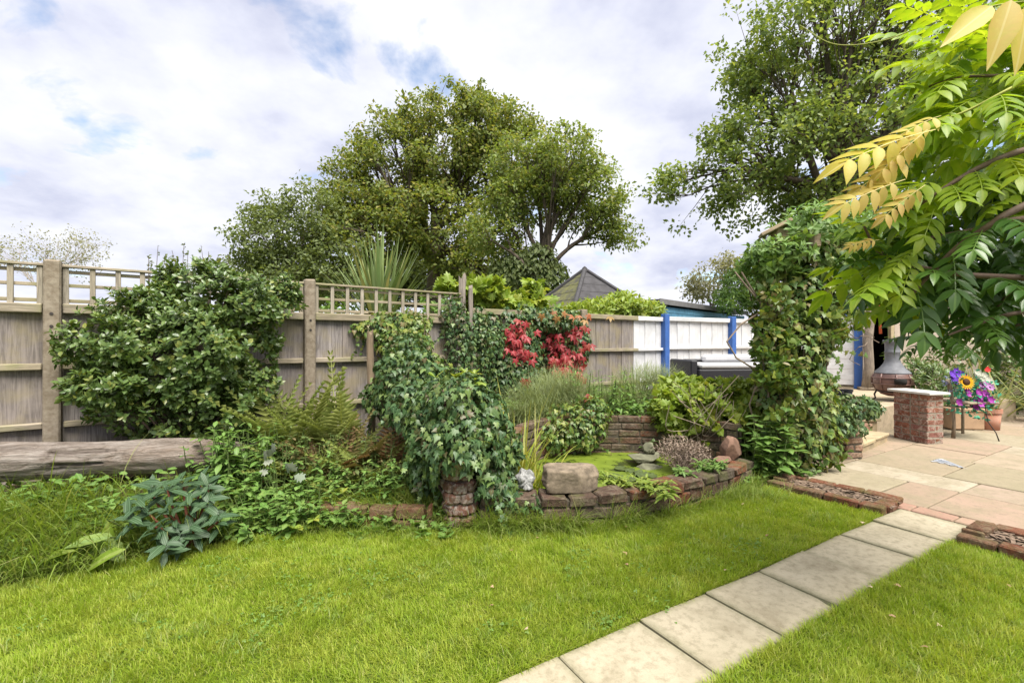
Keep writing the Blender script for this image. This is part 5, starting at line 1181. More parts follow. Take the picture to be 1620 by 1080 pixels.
# silvery lobed leaves
rng = rng_(57); sl = plant('silver_plant', 'silvery white lobed leaves standing out among green weeds', 'plant', W(425, 800, 3.4) * [1, 1, 0]); cen = np.array([W(px, py, 3.35) for px, py in [(425, 722), (430, 716), (410, 745), (465, 752), (455, 748), (418, 728), (433, 728), (470, 745)]])
leaves(sl, OAK, cen, nrm(np.column_stack([rng.normal(0, .8, 8), -.4 + 0 * cen[:, 0], rng.normal(.3, .5, 8)])), nrm(np.column_stack([rng.normal(0, .3, 8), -1 + 0 * cen[:, 0], .6 + 0 * cen[:, 0]])), rng.uniform(.07, .11, 8), LM['silver_leaf'], 57, 8); stems(sl, W(440, 800, 3.45), cen, M_GSTEM, .004, .003, .1, seed=5)
# big dock leaves
dk = plant('dock_plant', 'broad pale dock leaves flopping onto the lawn beside the dark shrub', 'plant', G(175, 880)); b = G(195, 870) + [0, .1, .02]
for i, (px, py, Y, ln, d, n_) in enumerate([(170, 822, 2.78, .26, (.35, -.3, -.8), (-.3, -.9, .4)), (155, 842, 2.75, .26, (.5, -.2, -.3), (0, -.6, .8)), (200, 868, 2.62, .24, (-1, -.35, -.35), (-.2, -.5, .9)), (175, 850, 2.7, .2, (-.7, -.5, .1), (0, -.5, 1)), (120, 870, 2.6, .2, (-.8, -.2, -.1), (0, -.3, 1))]):
    leaves(dk, t_ell(.44, .05, .22), W(px, py, Y)[None], np.array([d]), np.array([n_]), np.array([ln]), LM['herb_leaf' if i % 2 else 'lime_leaf'], 60 + i, 1); stems(dk, b, [W(px, py, Y)], M_GSTEM, .006, .005, .1, seed=i)

# ------------------------------------------------------------------ ferns
FR = [t_frond(17, .32), t_frond(17, .5), t_frond(17, .2)]
def fern(label, crown, n, ln, mat, seed, lean=(.2, .9), bias=(0, -.25), name='fern'):
    rng = rng_(seed); pl = plant(name, label, 'fern', crown); q = rng.uniform(0, 6.28, n); ln_ = rng.uniform(lean[0], lean[1], n); D = np.column_stack([np.cos(q) * np.sin(ln_) + bias[0], np.sin(q) * np.sin(ln_) + bias[1], np.cos(ln_)]); N = np.column_stack([-np.cos(q) * np.cos(ln_), -np.sin(q) * np.cos(ln_), np.sin(ln_)])
    N = nrm(N * -1 * np.sign((N * [0, 1, 0]).sum(1, keepdims=True) + 1e-6) * 0 + np.column_stack([np.cos(q) * -.6, np.sin(q) * -.6, np.ones(n)])); P = np.repeat(np.array([crown], float), n, 0) + rng.normal(0, .03, (n, 3)) * [1, 1, .2]
    leaves(pl, FR, P, D, N, ln * rng.uniform(.7, 1.1, n), LM[mat], seed, n, 'frond')
    return pl
def fpos(px, Y): x = (px - 810) / F * Y; return (x, Y, float(bedz(x, Y)))
fern('tall yellow green fern against the second concrete post', fpos(468, 4.2), 7, 1.0, 'fern_leaf', 61, (.03, .32))
fern('yellow green fern standing up between concrete post and stake', fpos(535, 4.3), 9, .95, 'fern_leaf', 62, (.03, .35))
fern('feathery pale fern leaning out below the evergreen shrub', fpos(432, 4.05), 5, .8, 'fern_leaf', 63, (.05, .32))
fern('arching green fern beside the dark gap by the ivy pillar', fpos(590, 3.85), 26, .62, 'fern_leaf', 64, (.5, 1.2), (0, -.3))
fern('browning fern with rust coloured fronds in the middle of the bed', fpos(540, 3.95), 24, .66, 'brown_fern', 65, (.4, 1.15), (0, -.3))
fern('drooping half dead fern in front of the ivy mound', fpos(625, 4.1), 22, .66, 'brown_fern', 66, (.3, 1.1), (.0, -.3))
fern('low fern spreading behind the bright grass tuft', fpos(560, 3.6), 20, .45, 'fern_leaf', 67, (.5, 1.2), (0, -.3))
fern('mid green fern filling between weeds and browning fern', fpos(490, 3.8), 20, .55, 'fern_leaf', 68, (.4, 1.1), (0, -.3))

# ------------------------------------------------------------------ ivy
def ivy(name, label, base, ells, n, size, mat, seed, n_ind=300, keep=None, tms=None, amp=.3, freq=3, shell=(.82, 1.05), hang=0, hole=None, cat='ivy', inner=.5, stem_n=8):
    rng = rng_(seed); pl = plant(name, label, cat, base); P, Nn = blob(ells, n, rng, shell, amp, freq, keep, hole); m = len(P)
    D = nrm(np.array([0, 0, -1.0]) + Nn * .35 + rng.normal(0, .45, (m, 3))); N = nrm(Nn + [0, 0, .45] + rng.normal(0, .4, (m, 3)))
    leaves(pl, tms or [IVY, IVY2], P, D, N, size * rng.uniform(.38, 1.3, m), LM[mat], seed, n_ind)
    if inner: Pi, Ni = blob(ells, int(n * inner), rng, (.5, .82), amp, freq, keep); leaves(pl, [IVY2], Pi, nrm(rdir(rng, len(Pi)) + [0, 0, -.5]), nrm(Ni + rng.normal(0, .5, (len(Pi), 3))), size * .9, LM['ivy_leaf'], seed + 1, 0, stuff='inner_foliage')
    if hang:
        PP = []
        for i in range(hang):
            p = P[rng.integers(0, m)].copy(); v = np.array([rng.normal(0, .15), rng.normal(0, .15), -1.0]); l = rng.integers(5, 14)
            for j in range(l): v = nrm(v + rng.normal(0, .2, 3)); p = p + v * size * .55; PP.append(p.copy())
        PP = np.array(PP); PP = PP[(keep(PP) if keep else np.ones(len(PP), bool))]; leaves(pl, [IVY], PP, nrm(np.array([0, 0, -1]) + rng.normal(0, .6, (len(PP), 3))), nrm(np.array([0, -1, .3]) + rng.normal(0, .5, (len(PP), 3))), size * rng.uniform(.5, .9, len(PP)), LM[mat], seed + 2, 0, stuff='trailing_shoots')
    if stem_n: stems(pl, np.array(base, float), P[rng.choice(m, stem_n)], M_TWIG, .014, .004, .05, 'vine_stem', seed, kind='stuff')
    return pl
grd = lambda P: P[:, 2] > zb_(P) + .0
ivy('ivy', 'dark ivy smothering the leaning round brick pillar', (-.38, 3.36, .0), [E(732, 690, 3.40, 75, 75, .34), E(728, 630, 3.40, 50, 42, .3), E(765, 745, 3.40, 55, 48, .22), E(690, 665, 3.5, 40, 55, .22), E(770, 670, 3.45, 38, 60, .22), E(672, 735, 3.48, 26, 40, .15), E(795, 720, 3.42, 28, 40, .15)], 4300, .056, 'ivy_leaf', 71, 300, lambda P: grd(P) & ~((P[:, 0] < -.24) & (P[:, 0] > -.52) & (P[:, 1] < 3.5) & (P[:, 2] < .40)), hang=70, amp=.5, freq=4, hole=(6, .36))
ivy('ivy', 'ivy mound heaped behind the pillar around the rotting stake', (-.95, 4.5, .1), [E(640, 610, 4.3, 48, 50, .3), E(660, 640, 3.95, 45, 45, .3), E(640, 570, 4.7, 34, 40, .25), E(610, 625, 4.6, 36, 36, .25), E(668, 595, 4.2, 34, 40, .25)], 3000, .058, 'ivy_leaf', 72, 300, lambda P: grd(P) & (fdist(P[:, 0], P[:, 1]) > .03), hang=30, amp=.5, freq=4, hole=(6, .38))
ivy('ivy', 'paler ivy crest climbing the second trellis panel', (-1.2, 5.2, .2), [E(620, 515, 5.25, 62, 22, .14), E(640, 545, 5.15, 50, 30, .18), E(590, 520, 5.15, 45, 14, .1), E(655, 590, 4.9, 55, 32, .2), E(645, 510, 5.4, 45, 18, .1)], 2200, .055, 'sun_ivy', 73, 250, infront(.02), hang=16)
ivy('ivy', 'ivy strip hanging around the split wooden post', (-.75, 5.85, .2), [E(728, 560, 5.75, 26, 70, .12), E(718, 510, 5.75, 22, 40, .1), E(755, 560, 5.95, 26, 75, .12), E(735, 625, 5.7, 40, 40, .2)], 1500, .055, 'ivy_leaf', 74, 150, infront(.02), hang=14)
wall_ivy = [E(800, 555, 6.35, 55, 62, .12), E(860, 550, 6.75, 55, 60, .12), E(905, 540, 7.1, 30, 45, .12), E(830, 505, 6.55, 75, 20, .12), E(800, 600, 6.25, 60, 40, .15), E(880, 505, 6.9, 45, 16, .12)]
ivy('ivy', 'green ivy sheet covering the low fence beside the split post', (.1, 6.5, .4), wall_ivy + [E(770, 530, 6.15, 30, 40, .1)], 4600, .062, 'ivy_leaf', 75, 200, infront(.03), hang=24)
# red creeper over it
rng = rng_(76); cr = plant('virginia_creeper', 'scarlet creeper leaves hanging over the ivy covered fence', 'creeper', (.35, 6.6, .4)); P = []
for (px, py, sx, sy, n_, Y) in [(812, 530, 10, 8, 9, 6.2), (826, 517, 9, 7, 8, 6.25), (822, 550, 12, 8, 10, 6.2), (829, 566, 7, 5, 5, 6.15), (880, 550, 14, 12, 20, 6.6), (905, 540, 13, 16, 26, 6.75), (893, 520, 12, 7, 12, 6.7), (888, 570, 10, 6, 8, 6.5), (910, 565, 10, 12, 12, 6.7), (832, 602, 4, 3, 2, 6.0), (885, 587, 6, 4, 4, 6.3), (908, 588, 6, 5, 4, 6.3), (915, 600, 6, 4, 4, 6.3), (934, 635, 5, 6, 4, 5.2), (1043, 630, 4, 5, 2, 5.2), (798, 540, 6, 12, 6, 6.2)]:
    for _ in range(n_ * 2): P.append(W(px + rng.normal(0, sx), py + rng.normal(0, sy), Y + rng.normal(0, .06)))
P = np.array(P); m = len(P); leaves(cr, PALM5, P, nrm(np.array([0, -.3, -1]) + rng.normal(0, .35, (m, 3))), nrm(np.array([.3, -1, .4]) + rng.normal(0, .3, (m, 3))), rng.uniform(.07, .115, m), LM['creeper_red'], 76, 300)
P = np.array([W(rng.normal(860, 40), rng.normal(500, 7), rng.uniform(6.35, 6.7)) for _ in range(26)]); lm('creeper_turning', [(.25, .14, .05), (.4, .12, .05), (.2, .2, .04), (.45, .2, .08)], rough=.5, trans=.3); leaves(cr, PALM5, P, nrm(np.array([0, -.3, -1]) + rng.normal(0, .4, (26, 3))), nrm(np.array([.3, -1, .6]) + rng.normal(0, .3, (26, 3))), .1, LM['creeper_turning'], 77, 26)
stems(cr, np.array([.6, 6.75, .4]), [W(812, 530, 6.3), W(880, 550, 6.7), W(905, 540, 6.85), W(830, 600, 6.1), W(934, 635, 5.3), W(1043, 630, 5.3)], M_TWIG, .012, .004, .05, 'vine_stem', 3)

# leaves over the fence from the far side
def over(name, label, ells, n, k, size, mat, seed, tms, base, n_ind=150, cat='plant', **kw):
    return shrub(name, label, cat, base, ells, n, k, size, mat, seed, tms, n_ind, lambda P: fdist(P[:, 0], P[:, 1]) < -.02, **kw)
over('grape_vine', 'lime green vine leaves rising over the fence beside the split post', [E(785, 483, 6.7, 70, 16, .3), E(845, 482, 7.1, 30, 14, .25), E(765, 458, 6.4, 45, 8, .2), E(845, 462, 7.1, 12, 12, .15), E(712, 456, 6.4, 24, 6, .15)], 190, 4, .14, 'lime_leaf', 81, [VINE], (.0, 7.0, -.06), 200, nst=8, up=.3)
over('laurel_bush', 'yellow green narrow leaved bush over the fence before the gazebo', [E(965, 490, 9.0, 62, 14, .4), E(1010, 492, 9.3, 36, 12, .4), E(930, 495, 8.6, 50, 10, .3), E(985, 478, 9.2, 26, 11, .3)], 460, 6, .13, 'lime_leaf', 82, [LANCE, ELL], (2.0, 9.2, -.06), 200, nst=8, cat='shrub')
# yucca-like spiky clump
rng = rng_(83); yb = W(600, 455, 6.6); yu = plant('cabbage_palm', 'spiky sword leaved clump fanning up behind the trellis', 'plant', (yb[0], yb[1], -.06)); MB().tube([(yb[0], yb[1], -.08), (yb[0], yb[1], 1.6)], [.12, .1], 9).build('trunk', M_TRUNK, yu)
for i in range(112):
    a = rng.normal(0, .46); f = rng.uniform(-.5, .5); ln = rng.uniform(1.1, 1.5) * (1 - .25 * abs(a)); d = nrm(np.array([math.sin(a), f * .6, math.cos(a)])); tm = SW = None
    az_ = math.atan2(d[1], d[0]); th = math.acos(d[2])
    blades('leaf', np.array([[yb[0] + rng.normal(0, .06), yb[1] + rng.normal(0, .06), 1.52]]), np.array([az_]), ln, rng.uniform(.055, .085), th, rng.uniform(0, .35) * (th + .15), LM['yucca_blade'], yu, 830 + i, 5, None)
# iris-like yellow blades beside the ivy pillar
def clump(label, c, n, ln, w, th, curl, mat, seed, name='iris_clump', cat='plant', sp=.05, zoff=-.01):
    rng = rng_(seed); pl = plant(name, label, cat, c)
    for i in range(n):
        a = rng.uniform(0, 6.28); blades('leaf', np.array([[c[0] + rng.normal(0, sp), c[1] + rng.normal(0, sp), c[2] + zoff]]), np.array([a]), ln * rng.uniform(.6, 1.1), w * rng.uniform(.7, 1.2), abs(rng.normal(th, th * .6)), rng.uniform(*curl), LM[mat], pl, seed * 10 + i, 6, None)
    return pl
c = W(822, 700, 3.75); clump('yellowing iris blades standing in the pond by the ivy pillar', (c[0], c[1], .05), 46, .98, .022, .22, (.1, 1.5), 'iris_blade', 84)
c = W(846, 700, 3.8); clump('shorter yellow iris blades at the pond margin', (c[0], c[1], .05), 28, .62, .018, .35, (.3, 1.8), 'iris_blade', 85)

# fennel: clouds of hair-fine leaves
def fennel(label, ells, n, seed, mat='fennel', base=None, ln=.16):
    rng = rng_(seed); c = np.mean([e[0] for e in ells], 0); b = base or (c[0], c[1], float(bedz(c[0], c[1]))); pl = plant('fennel', label, 'fennel', b); P, Nn = blob(ells, n, rng, (.1, 1.0), .4, 4)
    P = P[P[:, 2] > zb_(P)]; Nn = Nn[:len(P)]; m = len(P); a = np.arctan2(P[:, 1] - b[1], P[:, 0] - b[0]) + rng.normal(0, .8, m)
    blades('foliage', P, a, rng.uniform(.6, 1.3, m) * ln, .0034, rng.uniform(.1, 2.0, m), rng.uniform(-.3, 1.5, m), LM[mat], pl, seed, 3)
    stems(pl, np.array([b[0], b[1], b[2] - .02]), P[rng.choice(m, 22)], M_GSTEM, .006, .003, .05, seed=seed, kind='stuff'); return pl
fennel('hazy grey green fennel cloud drooping over the back pond wall', [E(860, 640, 5.2, 62, 50, .3), E(830, 660, 5.0, 40, 45, .25), E(890, 620, 5.4, 45, 38, .25)], 8500, 91)
fennel('soft green fennel below the red creeper', [E(880, 612, 5.9, 50, 26, .25), E(930, 625, 5.7, 40, 30, .25)], 3500, 92)
fennel('pale feathery fennel in front of the white painted fence', [E(1010, 610, 6.1, 50, 32, .3), E(1040, 600, 6.3, 40, 22, .3), E(985, 630, 5.8, 35, 25, .25)], 6500, 93)
leafy('herb_clump', 'tall green herbs between the two fennel clouds', scatter_px([(945, 5.4), (965, 5.5), (920, 5.4), (985, 5.3), (1005, 5.4), (900, 5.5)], seed=8, n=7, jit=(8, 8)), .09, 2, 'herb_leaf', 94, [ELL, LANCE], 150, .5, levels=7)
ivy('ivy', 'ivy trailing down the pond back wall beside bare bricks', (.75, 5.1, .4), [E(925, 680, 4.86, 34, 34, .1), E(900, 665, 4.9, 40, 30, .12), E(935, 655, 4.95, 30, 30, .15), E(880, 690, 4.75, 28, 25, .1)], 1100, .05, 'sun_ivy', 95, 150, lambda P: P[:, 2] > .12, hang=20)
leafy('pond_margin_plant', 'dark leafed plant hanging over the brick pond rim by the ledge', scatter_px([(1010, 5.15), (1035, 5.1), (1060, 5.0)], seed=9, n=6, jit=(8, 5)), .11, 4, 'herb_leaf', 96, [HEART, ELLW], 120, .22, levels=3)
# yellow-green shrub right of pond
shrub('hydrangea_shrub', 'yellow green broad leaved shrub leaning over the right of the pond', 'shrub', (2.0, 5.2, .4), [E(1110, 640, 5.1, 62, 36, .4), E(1070, 655, 4.95, 45, 34, .3), E(1150, 632, 5.2, 45, 30, .35), E(1130, 665, 4.95, 55, 35, .3), E(1165, 660, 5.0, 35, 45, .3), E(1085, 618, 5.4, 40, 18, .3)], 620, 6, .085, 'lime_leaf', 97, [VINE, ELLW, HEART], 300, lambda P: P[:, 2] > zb_(P), up=.5, inner=.5, amp=.45, freq=4, hole=(5, .38), nst=40)
leafy('shade_shrub', 'darker leafy growth beneath the yellow green shrub', scatter_px([(1090, 4.95), (1130, 4.9), (1160, 4.8), (1180, 4.7), (1060, 5.0), (1175, 5.1)], seed=10, n=8, jit=(12, 8)), .09, 3, 'glossy_leaf', 98, [HEART, ELLW], 150, .42, levels=6)
# dead brown shrub
rng = rng_(99); c = G(1075, 742, .16); dd_ = plant('dead_heather', 'dry brown dead shrublet beside the pond ledge', 'shrub', (c[0], c[1], .12)); P, Nn = blob([E(1075, 715, 4.25, 36, 26, .2), E(1095, 720, 4.25, 30, 24, .18)], 2400, rng, (.1, 1.0), .3, 4); m = len(P)
leaves(dd_, t_dia(.35), P, nrm(rdir(rng, m) + [0, 0, .4]), rdir(rng, m), rng.uniform(.02, .04, m), LM['dead_stem'], 99, 0); stems(dd_, np.array([c[0], c[1], .1]), P[:60], m_plain('dead_twig', (.24, .18, .14), .9), .005, .0015, .05, 'branch', 9, 4, 'stuff')
# trailing plant on the pond wall
rng = rng_(101)
for i, (pxs, lab) in enumerate(((((960, 762), (985, 765), (1010, 770), (1035, 772), (1060, 785)), 'fresh green trailing plant over the middle of the pond wall'), (((1080, 752), (1110, 742), (1135, 742)), 'small tufty plant on the pond wall below the wedge rock'))):
    leafy('trailing_plant', lab, np.array([G(px, py, .2) + [rng.normal(0, .03), rng.normal(.02, .03), 0] for px, py in pxs for _ in range(5)]), .085, 5, 'lime_leaf' if i == 0 else 'herb_leaf', 102 + i, [t_ell(.36, .05, .25)], 150, .07, levels=3, up=.5)

# ------------------------------------------------------------------ pergola post swallowed by ivy and climbers
pg = thing('pergola_post', 'wooden pergola post with cross beams, mostly hidden by climbers', 'pergola', (2.86, 4.75, 0)); M_PBEAM = m_wood('pergola_timber', [(.42, .33, .22), (.36, .28, .19)], axis=0)
piece('post', (.12, .12, 2.42), m_wood('pergola_post_wood', [(.2, .15, .11), (.24, .19, .14)], axis=2), pg, frame((2.92, 4.8, 1.2), (.9, .4, 0)), .01, .003)
u = nrm(W(1246, 352, 4.55) - W(1207, 372, 4.62)); c = (W(1246, 354, 4.55) + W(1207, 369, 4.62)) / 2; piece('cap_board', (.30, .16, .035), M_PBEAM, pg, frame(c, u), .006)
piece('beam', (.14, .12, .20), M_PBEAM, pg, frame((2.68, 4.62, 2.32), (1, .2, 0)), .006); piece('beam', (1.5, .07, .14), M_PBEAM, pg, frame((3.35, 4.95, 2.36), (.93, .35, 0)), .006); piece('beam', (.07, .9, .12), M_PBEAM, pg, frame((2.88, 4.85, 2.27), (1, .1, 0)), .006)
col = [E(1265, 470, 4.72, 62, 60, .32), E(1252, 550, 4.70, 54, 65, .3), E(1262, 625, 4.68, 62, 60, .32), E(1260, 690, 4.66, 62, 55, .3), E(1280, 410, 4.75, 78, 45, .34), E(1325, 430, 4.9, 55, 45, .32)]
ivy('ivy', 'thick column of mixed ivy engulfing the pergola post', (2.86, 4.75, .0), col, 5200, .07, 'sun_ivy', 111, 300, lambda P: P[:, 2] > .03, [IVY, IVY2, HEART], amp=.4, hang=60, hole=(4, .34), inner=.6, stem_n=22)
shrub('climber', 'fresh green jasmine climber heaped on top of the pergola beams', 'climber', (3.0, 4.95, .0), [E(1290, 375, 4.75, 70, 34, .35), E(1335, 390, 4.9, 50, 45, .35), E(1230, 405, 4.6, 48, 22, .25), E(1310, 350, 4.8, 40, 18, .25), E(1205, 420, 4.65, 32, 22, .2)], 620, 7, .085, 'lime_leaf' if 0 else 'herb_leaf', 112, [LANCE, ELL], 300, None, amp=.6, up=.2, nst=16, tip=.3)
shrub('climber', 'lime yellow climber shoots hanging on the pergola column side', 'climber', (2.8, 4.55, .0), [E(1215, 490, 4.55, 28, 50, .2), E(1215, 545, 4.5, 26, 40, .2), E(1230, 590, 4.4, 40, 25, .2), E(1238, 660, 4.36, 24, 20, .12), E(1300, 520, 4.5, 30, 40, .2), E(1330, 510, 4.7, 20, 35, .15)], 330, 5, .075, 'sun_ivy', 113, [ELL, HEART], 200, None, amp=.5, up=-.4, nst=12)
leafy('hydrangea_seedling', 'broad fresh green leaves at the foot of the ivy column', np.array([((px - 810) / F * y_, y_, .0) for px, y_ in [(1195, 4.35), (1212, 4.28), (1232, 4.3), (1188, 4.45), (1250, 4.33), (1225, 4.4), (1205, 4.4)] for _ in range(3)]) + rng_(4).normal(0, .04, (21, 3)) * [1, 1, 0], .115, 3, 'herb_leaf', 114, [HEART, ELLW], 200, .52, levels=6)
ivy('ivy', 'ivy bush sitting on the brick pier by the steps', (3.66, 5.1, .5), [E(1355, 645, 5.1, 28, 18, .18), E(1338, 640, 5.0, 28, 18, .18), E(1376, 645, 5.15, 14, 16, .12), E(1320, 660, 4.9, 26, 35, .2), E(1345, 680, 4.95, 26, 22, .12)], 1000, .055, 'ivy_leaf', 115, 200, lambda P: P[:, 2] > .3, hang=14)
rng = rng_(116); bt = plant('bare_climber', 'tangle of bare brown climber stems under the pergola beam', 'climber', (3.3, 5.0, .0)); mb = MB()
for i in range(46):
    p = W(1340 + rng.normal(0, 14), 470 + rng.normal(0, 30), 5.0); pts = [p]; v = rdir(rng, 1)[0]
    for j in range(7): v = nrm(v + rng.normal(0, .5, 3)); p = p + v * .06; pts.append(p)
    mb.tube(pts, .004, 4, False)
for i in range(10): pts = [W(1235 + rng.normal(0, 30), 735, 4.62), W(1245 + rng.normal(0, 30), 640, 4.55), W(1250 + rng.normal(0, 40), 540, 4.5), W(1270 + rng.normal(0, 40), 430, 4.6)]; mb.tube(smooth_line(pts, 4), .009, 5, False)
mb.build('stem', m_plain('pale_stem', (.26, .2, .15), .9, .3), bt, kind='stuff')

# ------------------------------------------------------------------ plants at the right of the patio
shrub('evergreen_bush', 'dark low evergreen bush beside the chimenea', 'shrub', (6.6, 7.25, .0), [E(1465, 605, 7.3, 32, 30, .3), E(1445, 590, 7.5, 20, 25, .25), E(1490, 610, 7.3, 25, 28, .3), E(1475, 635, 7.1, 30, 25, .25)], 420, 7, .08, 'glossy_leaf', 121, [LANCE], 100, None, nst=8)
clump('variegated sword leaved clump behind the silk flowers', (8.0, 7.75, .0), 70, 1.35, .045, .5, (.2, 1.2), 'variegated_blade', 122, 'flax_clump', sp=.12, zoff=0)
clump('green and yellow spiky leaves in the round terracotta pot', (px_[0], px_[1] + .12, .27), 46, .6, .02, .55, (.3, 1.4), 'variegated_blade', 123, 'pot_grass', sp=.03, zoff=0)
clump('tall striped flax leaves by the edge of the patio', (8.6, 7.2, .0), 60, 1.3, .05, .55, (.2, 1.1), 'variegated_blade', 124, 'flax_clump', sp=.14, zoff=0)
shrub('evergreen_bush', 'rounded dark bush filling the corner behind the flax clumps', 'shrub', (9.2, 8.0, .0), [(np.array([9.3, 8.1, .8]), np.array([.9, .5, .8])), (np.array([8.2, 8.3, .9]), np.array([.6, .4, .9])), (np.array([10.6, 8.0, 1.0]), np.array([1.0, .6, 1.0]))], 900, 7, .09, 'glossy_leaf', 125, [ELL], 0, None, nst=10)
leafy('sapling', 'thin leggy sapling in front of the dark doorway', np.array([(7.25, 8.9, .34), (7.3, 8.95, .34), (7.2, 8.95, .34)]), .1, 2, 'herb_leaf', 126, [LANCE], 30, 1.2, levels=8)

leafy('fern_tuft', 'lime green leafy tuft crowning the ivy pillar', np.array([W(px, 608, 3.4) for px in (705, 720, 735, 750)]), .12, 4, 'lime_leaf', 127, [OAK, LANCE], 60, .07, levels=2, up=.8, stem=False)
rng = rng_(128); tw = plant('bare_twigs', 'bare straw coloured twigs arching over the yellow green shrub', 'shrub', (2.1, 4.9, .35)); mb = MB()
for i in range(26):
    a = W(1120 + rng.normal(0, 22), 690 + rng.normal(0, 8), 4.75); b = W(1110 + rng.normal(0, 40), 625 + rng.normal(0, 16), 4.6 + rng.normal(0, .05)); mb.tube(smooth_line([a, (a + b) / 2 + rng.normal(0, .06, 3), b], 4), .0035, 4, False)
mb.build('twig', m_plain('straw_twig', (.3, .24, .18), .9, .3), tw, kind='stuff')

leafy('weed_clump', 'spreading weeds tumbling over the left end of the brick edging', np.array([((px - 810) / F * y_ + dx_, y_, .0) for px, y_ in [(400, 3.12), (430, 3.16), (460, 3.2), (490, 3.2), (520, 3.22), (550, 3.2)] for dx_ in (-.05, .0, .05, .08)]), .08, 3, 'herb_leaf', 137, [ELLW, OAK], 200, .16, levels=4)
leafy('weed_clump', 'tall mixed herbs filling the bed before the browning ferns', scatter_px([(500, 3.6), (540, 3.55), (580, 3.55), (610, 3.6), (460, 3.65), (640, 3.6)], seed=14, n=8), .075, 3, 'herb_leaf', 138, [ELLW, ELL], 200, .34, levels=6)
leafy('weed_clump', 'sprawling weeds along the lawn edge below the bank', np.array([(*G(px, py)[:2] + rng_(px).normal(0, .03, 2), .0) for px, py in [(20, 905), (60, 895), (100, 890), (140, 880), (370, 845), (400, 842), (345, 850), (90, 870), (40, 880)] for _ in range(3)]), .075, 3, 'herb_leaf', 139, [ELLW, LANCE], 150, .16, levels=4)
ivy('ivy', 'ivy runners trailing across the pond wall beside the white rock', (-.1, 3.4, .0), [E(806, 790, 3.33, 22, 22, .1), E(840, 798, 3.27, 14, 14, .06), E(795, 795, 3.3, 22, 28, .1)], 380, .05, 'ivy_leaf', 140, 150, lambda P: P[:, 2] > .0, hang=18, inner=0)
clump('slender arching green blades over the left pond rim', (.2, 3.85, .08), 34, .6, .014, .45, (.6, 2.0), 'iris_blade', 141)

# ------------------------------------------------------------------ trees
def kmeans(P, k, rng, it=6):
    C = P[rng.choice(len(P), min(k, len(P)), replace=False)]
    for _ in range(it):
        a = ((P[:, None] - C[None]) ** 2).sum(-1).argmin(1); C = np.array([P[a == j].mean(0) if (a == j).any() else C[j] for j in range(len(C))])
    return a, C
def tree(name, label, base, top, ells, n_tip, per, leaf, clump_r, mat, seed, r_tr=.25, limbs=7, tm=None, hole=None, bark=None, shell=(.45, 1.03), branch_r=1.0, keep=None, cat='tree', flatten=.7, cards=None, yel=None, bare=None):
    rng = rng_(seed); pl = plant(name, label, cat, base); base = np.array(base, float); top = np.array(top, float)
    P, Nn = blob(ells, n_tip, rng, shell, .35, .35, keep, hole); tk = MB()
    def lerp(a, b, t): return a + (b - a) * t
    mid = lerp(base, top, .5) + rng.normal(0, .15, 3) * [1, 1, 0]; tk.tube([base - [0, 0, .1], lerp(base, top, .1), mid, top], [r_tr * 1.25, r_tr, r_tr * .85, r_tr * .6], 10)
    a, C = kmeans(P, limbs, rng); br = MB()
    def curve(A, B, sag, m=6):
        M_ = lerp(A, B, .5) + np.array([0, 0, sag * np.linalg.norm(B - A)]) + rng.normal(0, .10, 3) * np.linalg.norm(B - A); return [A * (1 - t) ** 2 + 2 * M_ * t * (1 - t) + B * t * t for t in np.linspace(0, 1, m)]
    for j in range(len(C)):
        pts = P[a == j]
        if len(pts) < 3: continue
        st = lerp(mid, top, rng.uniform(.2, 1)); en = lerp(st, C[j], .72); cv = curve(st, en, .08); r0 = r_tr * .5 * branch_r; br.tube(cv, np.linspace(r0, r0 * .42, 6), 7, False)
        a2, C2 = kmeans(pts, max(2, len(pts) // 9), rng, 4)
        for q in range(len(C2)):
            p2 = pts[a2 == q]
            if not len(p2): continue
            s2 = cv[rng.integers(2, 6)]; e2 = lerp(s2, C2[q], .8); c2 = curve(s2, e2, .06, 5); br.tube(c2, np.linspace(r0 * .38, r0 * .14, 5), 5, False)
            for p in p2: s3 = c2[rng.integers(2, 5)]; br.tube([s3, lerp(s3, p, .5) + rng.normal(0, .05, 3), p], [r0 * .12, r0 * .08, r0 * .03], 4, False)
    tk.build('trunk', bark or M_TRUNK, pl, True); br.build('branches', bark or M_TRUNK, pl, True, 'stuff')
    m = len(P) * per; i = np.repeat(np.arange(len(P)), per); cr = clump_r * rng.uniform(.6, 1.35, len(P))
    o = rng.normal(0, 1, (m, 3)); o = nrm(o) * (rng.random(m) ** .5)[:, None]; L_ = P[i] + o * cr[i][:, None] * [1, 1, flatten]
    D = nrm(rdir(rng, m) + o * .6 + [0, 0, -.25]); N = nrm(rdir(rng, m) * .8 + [0, 0, .9] + Nn[i] * .5)
    link('crown', leaf_mesh('crown', tm or t_dia(.62, .1, .12), L_, D, N, leaf * rng.uniform(.65, 1.25, m), rng), LM[mat], pl, kind='stuff')
    return pl
# main broad tree
Yc = 24
tree('broad_tree', 'large rounded green tree beyond the trellis fence', (*W(690, 600, Yc)[:2], -.06), W(690, 330, Yc), [E(712, 240, Yc, 110, 95, 3.2), E(620, 290, Yc, 90, 80, 3), E(750, 195, Yc - .5, 80, 55, 2.5), E(600, 370, Yc - 1, 90, 60, 3), E(700, 370, Yc - 1, 85, 70, 3), E(790, 250, Yc - .5, 70, 65, 2.6), E(560, 320, Yc, 48, 60, 2.5), E(730, 162, Yc, 62, 28, 2), E(560, 245, Yc, 22, 14, .8), E(760, 420, Yc - 1, 60, 40, 2.5), E(835, 250, Yc + 1, 70, 55, 2), E(630, 235, Yc, 62, 55, 2.5), E(850, 320, Yc + 1.5, 50, 40, 1.5)], 1250, 44, .2, .55, 'tree_leaf', 201, .42, 11, hole=(.8, .46))
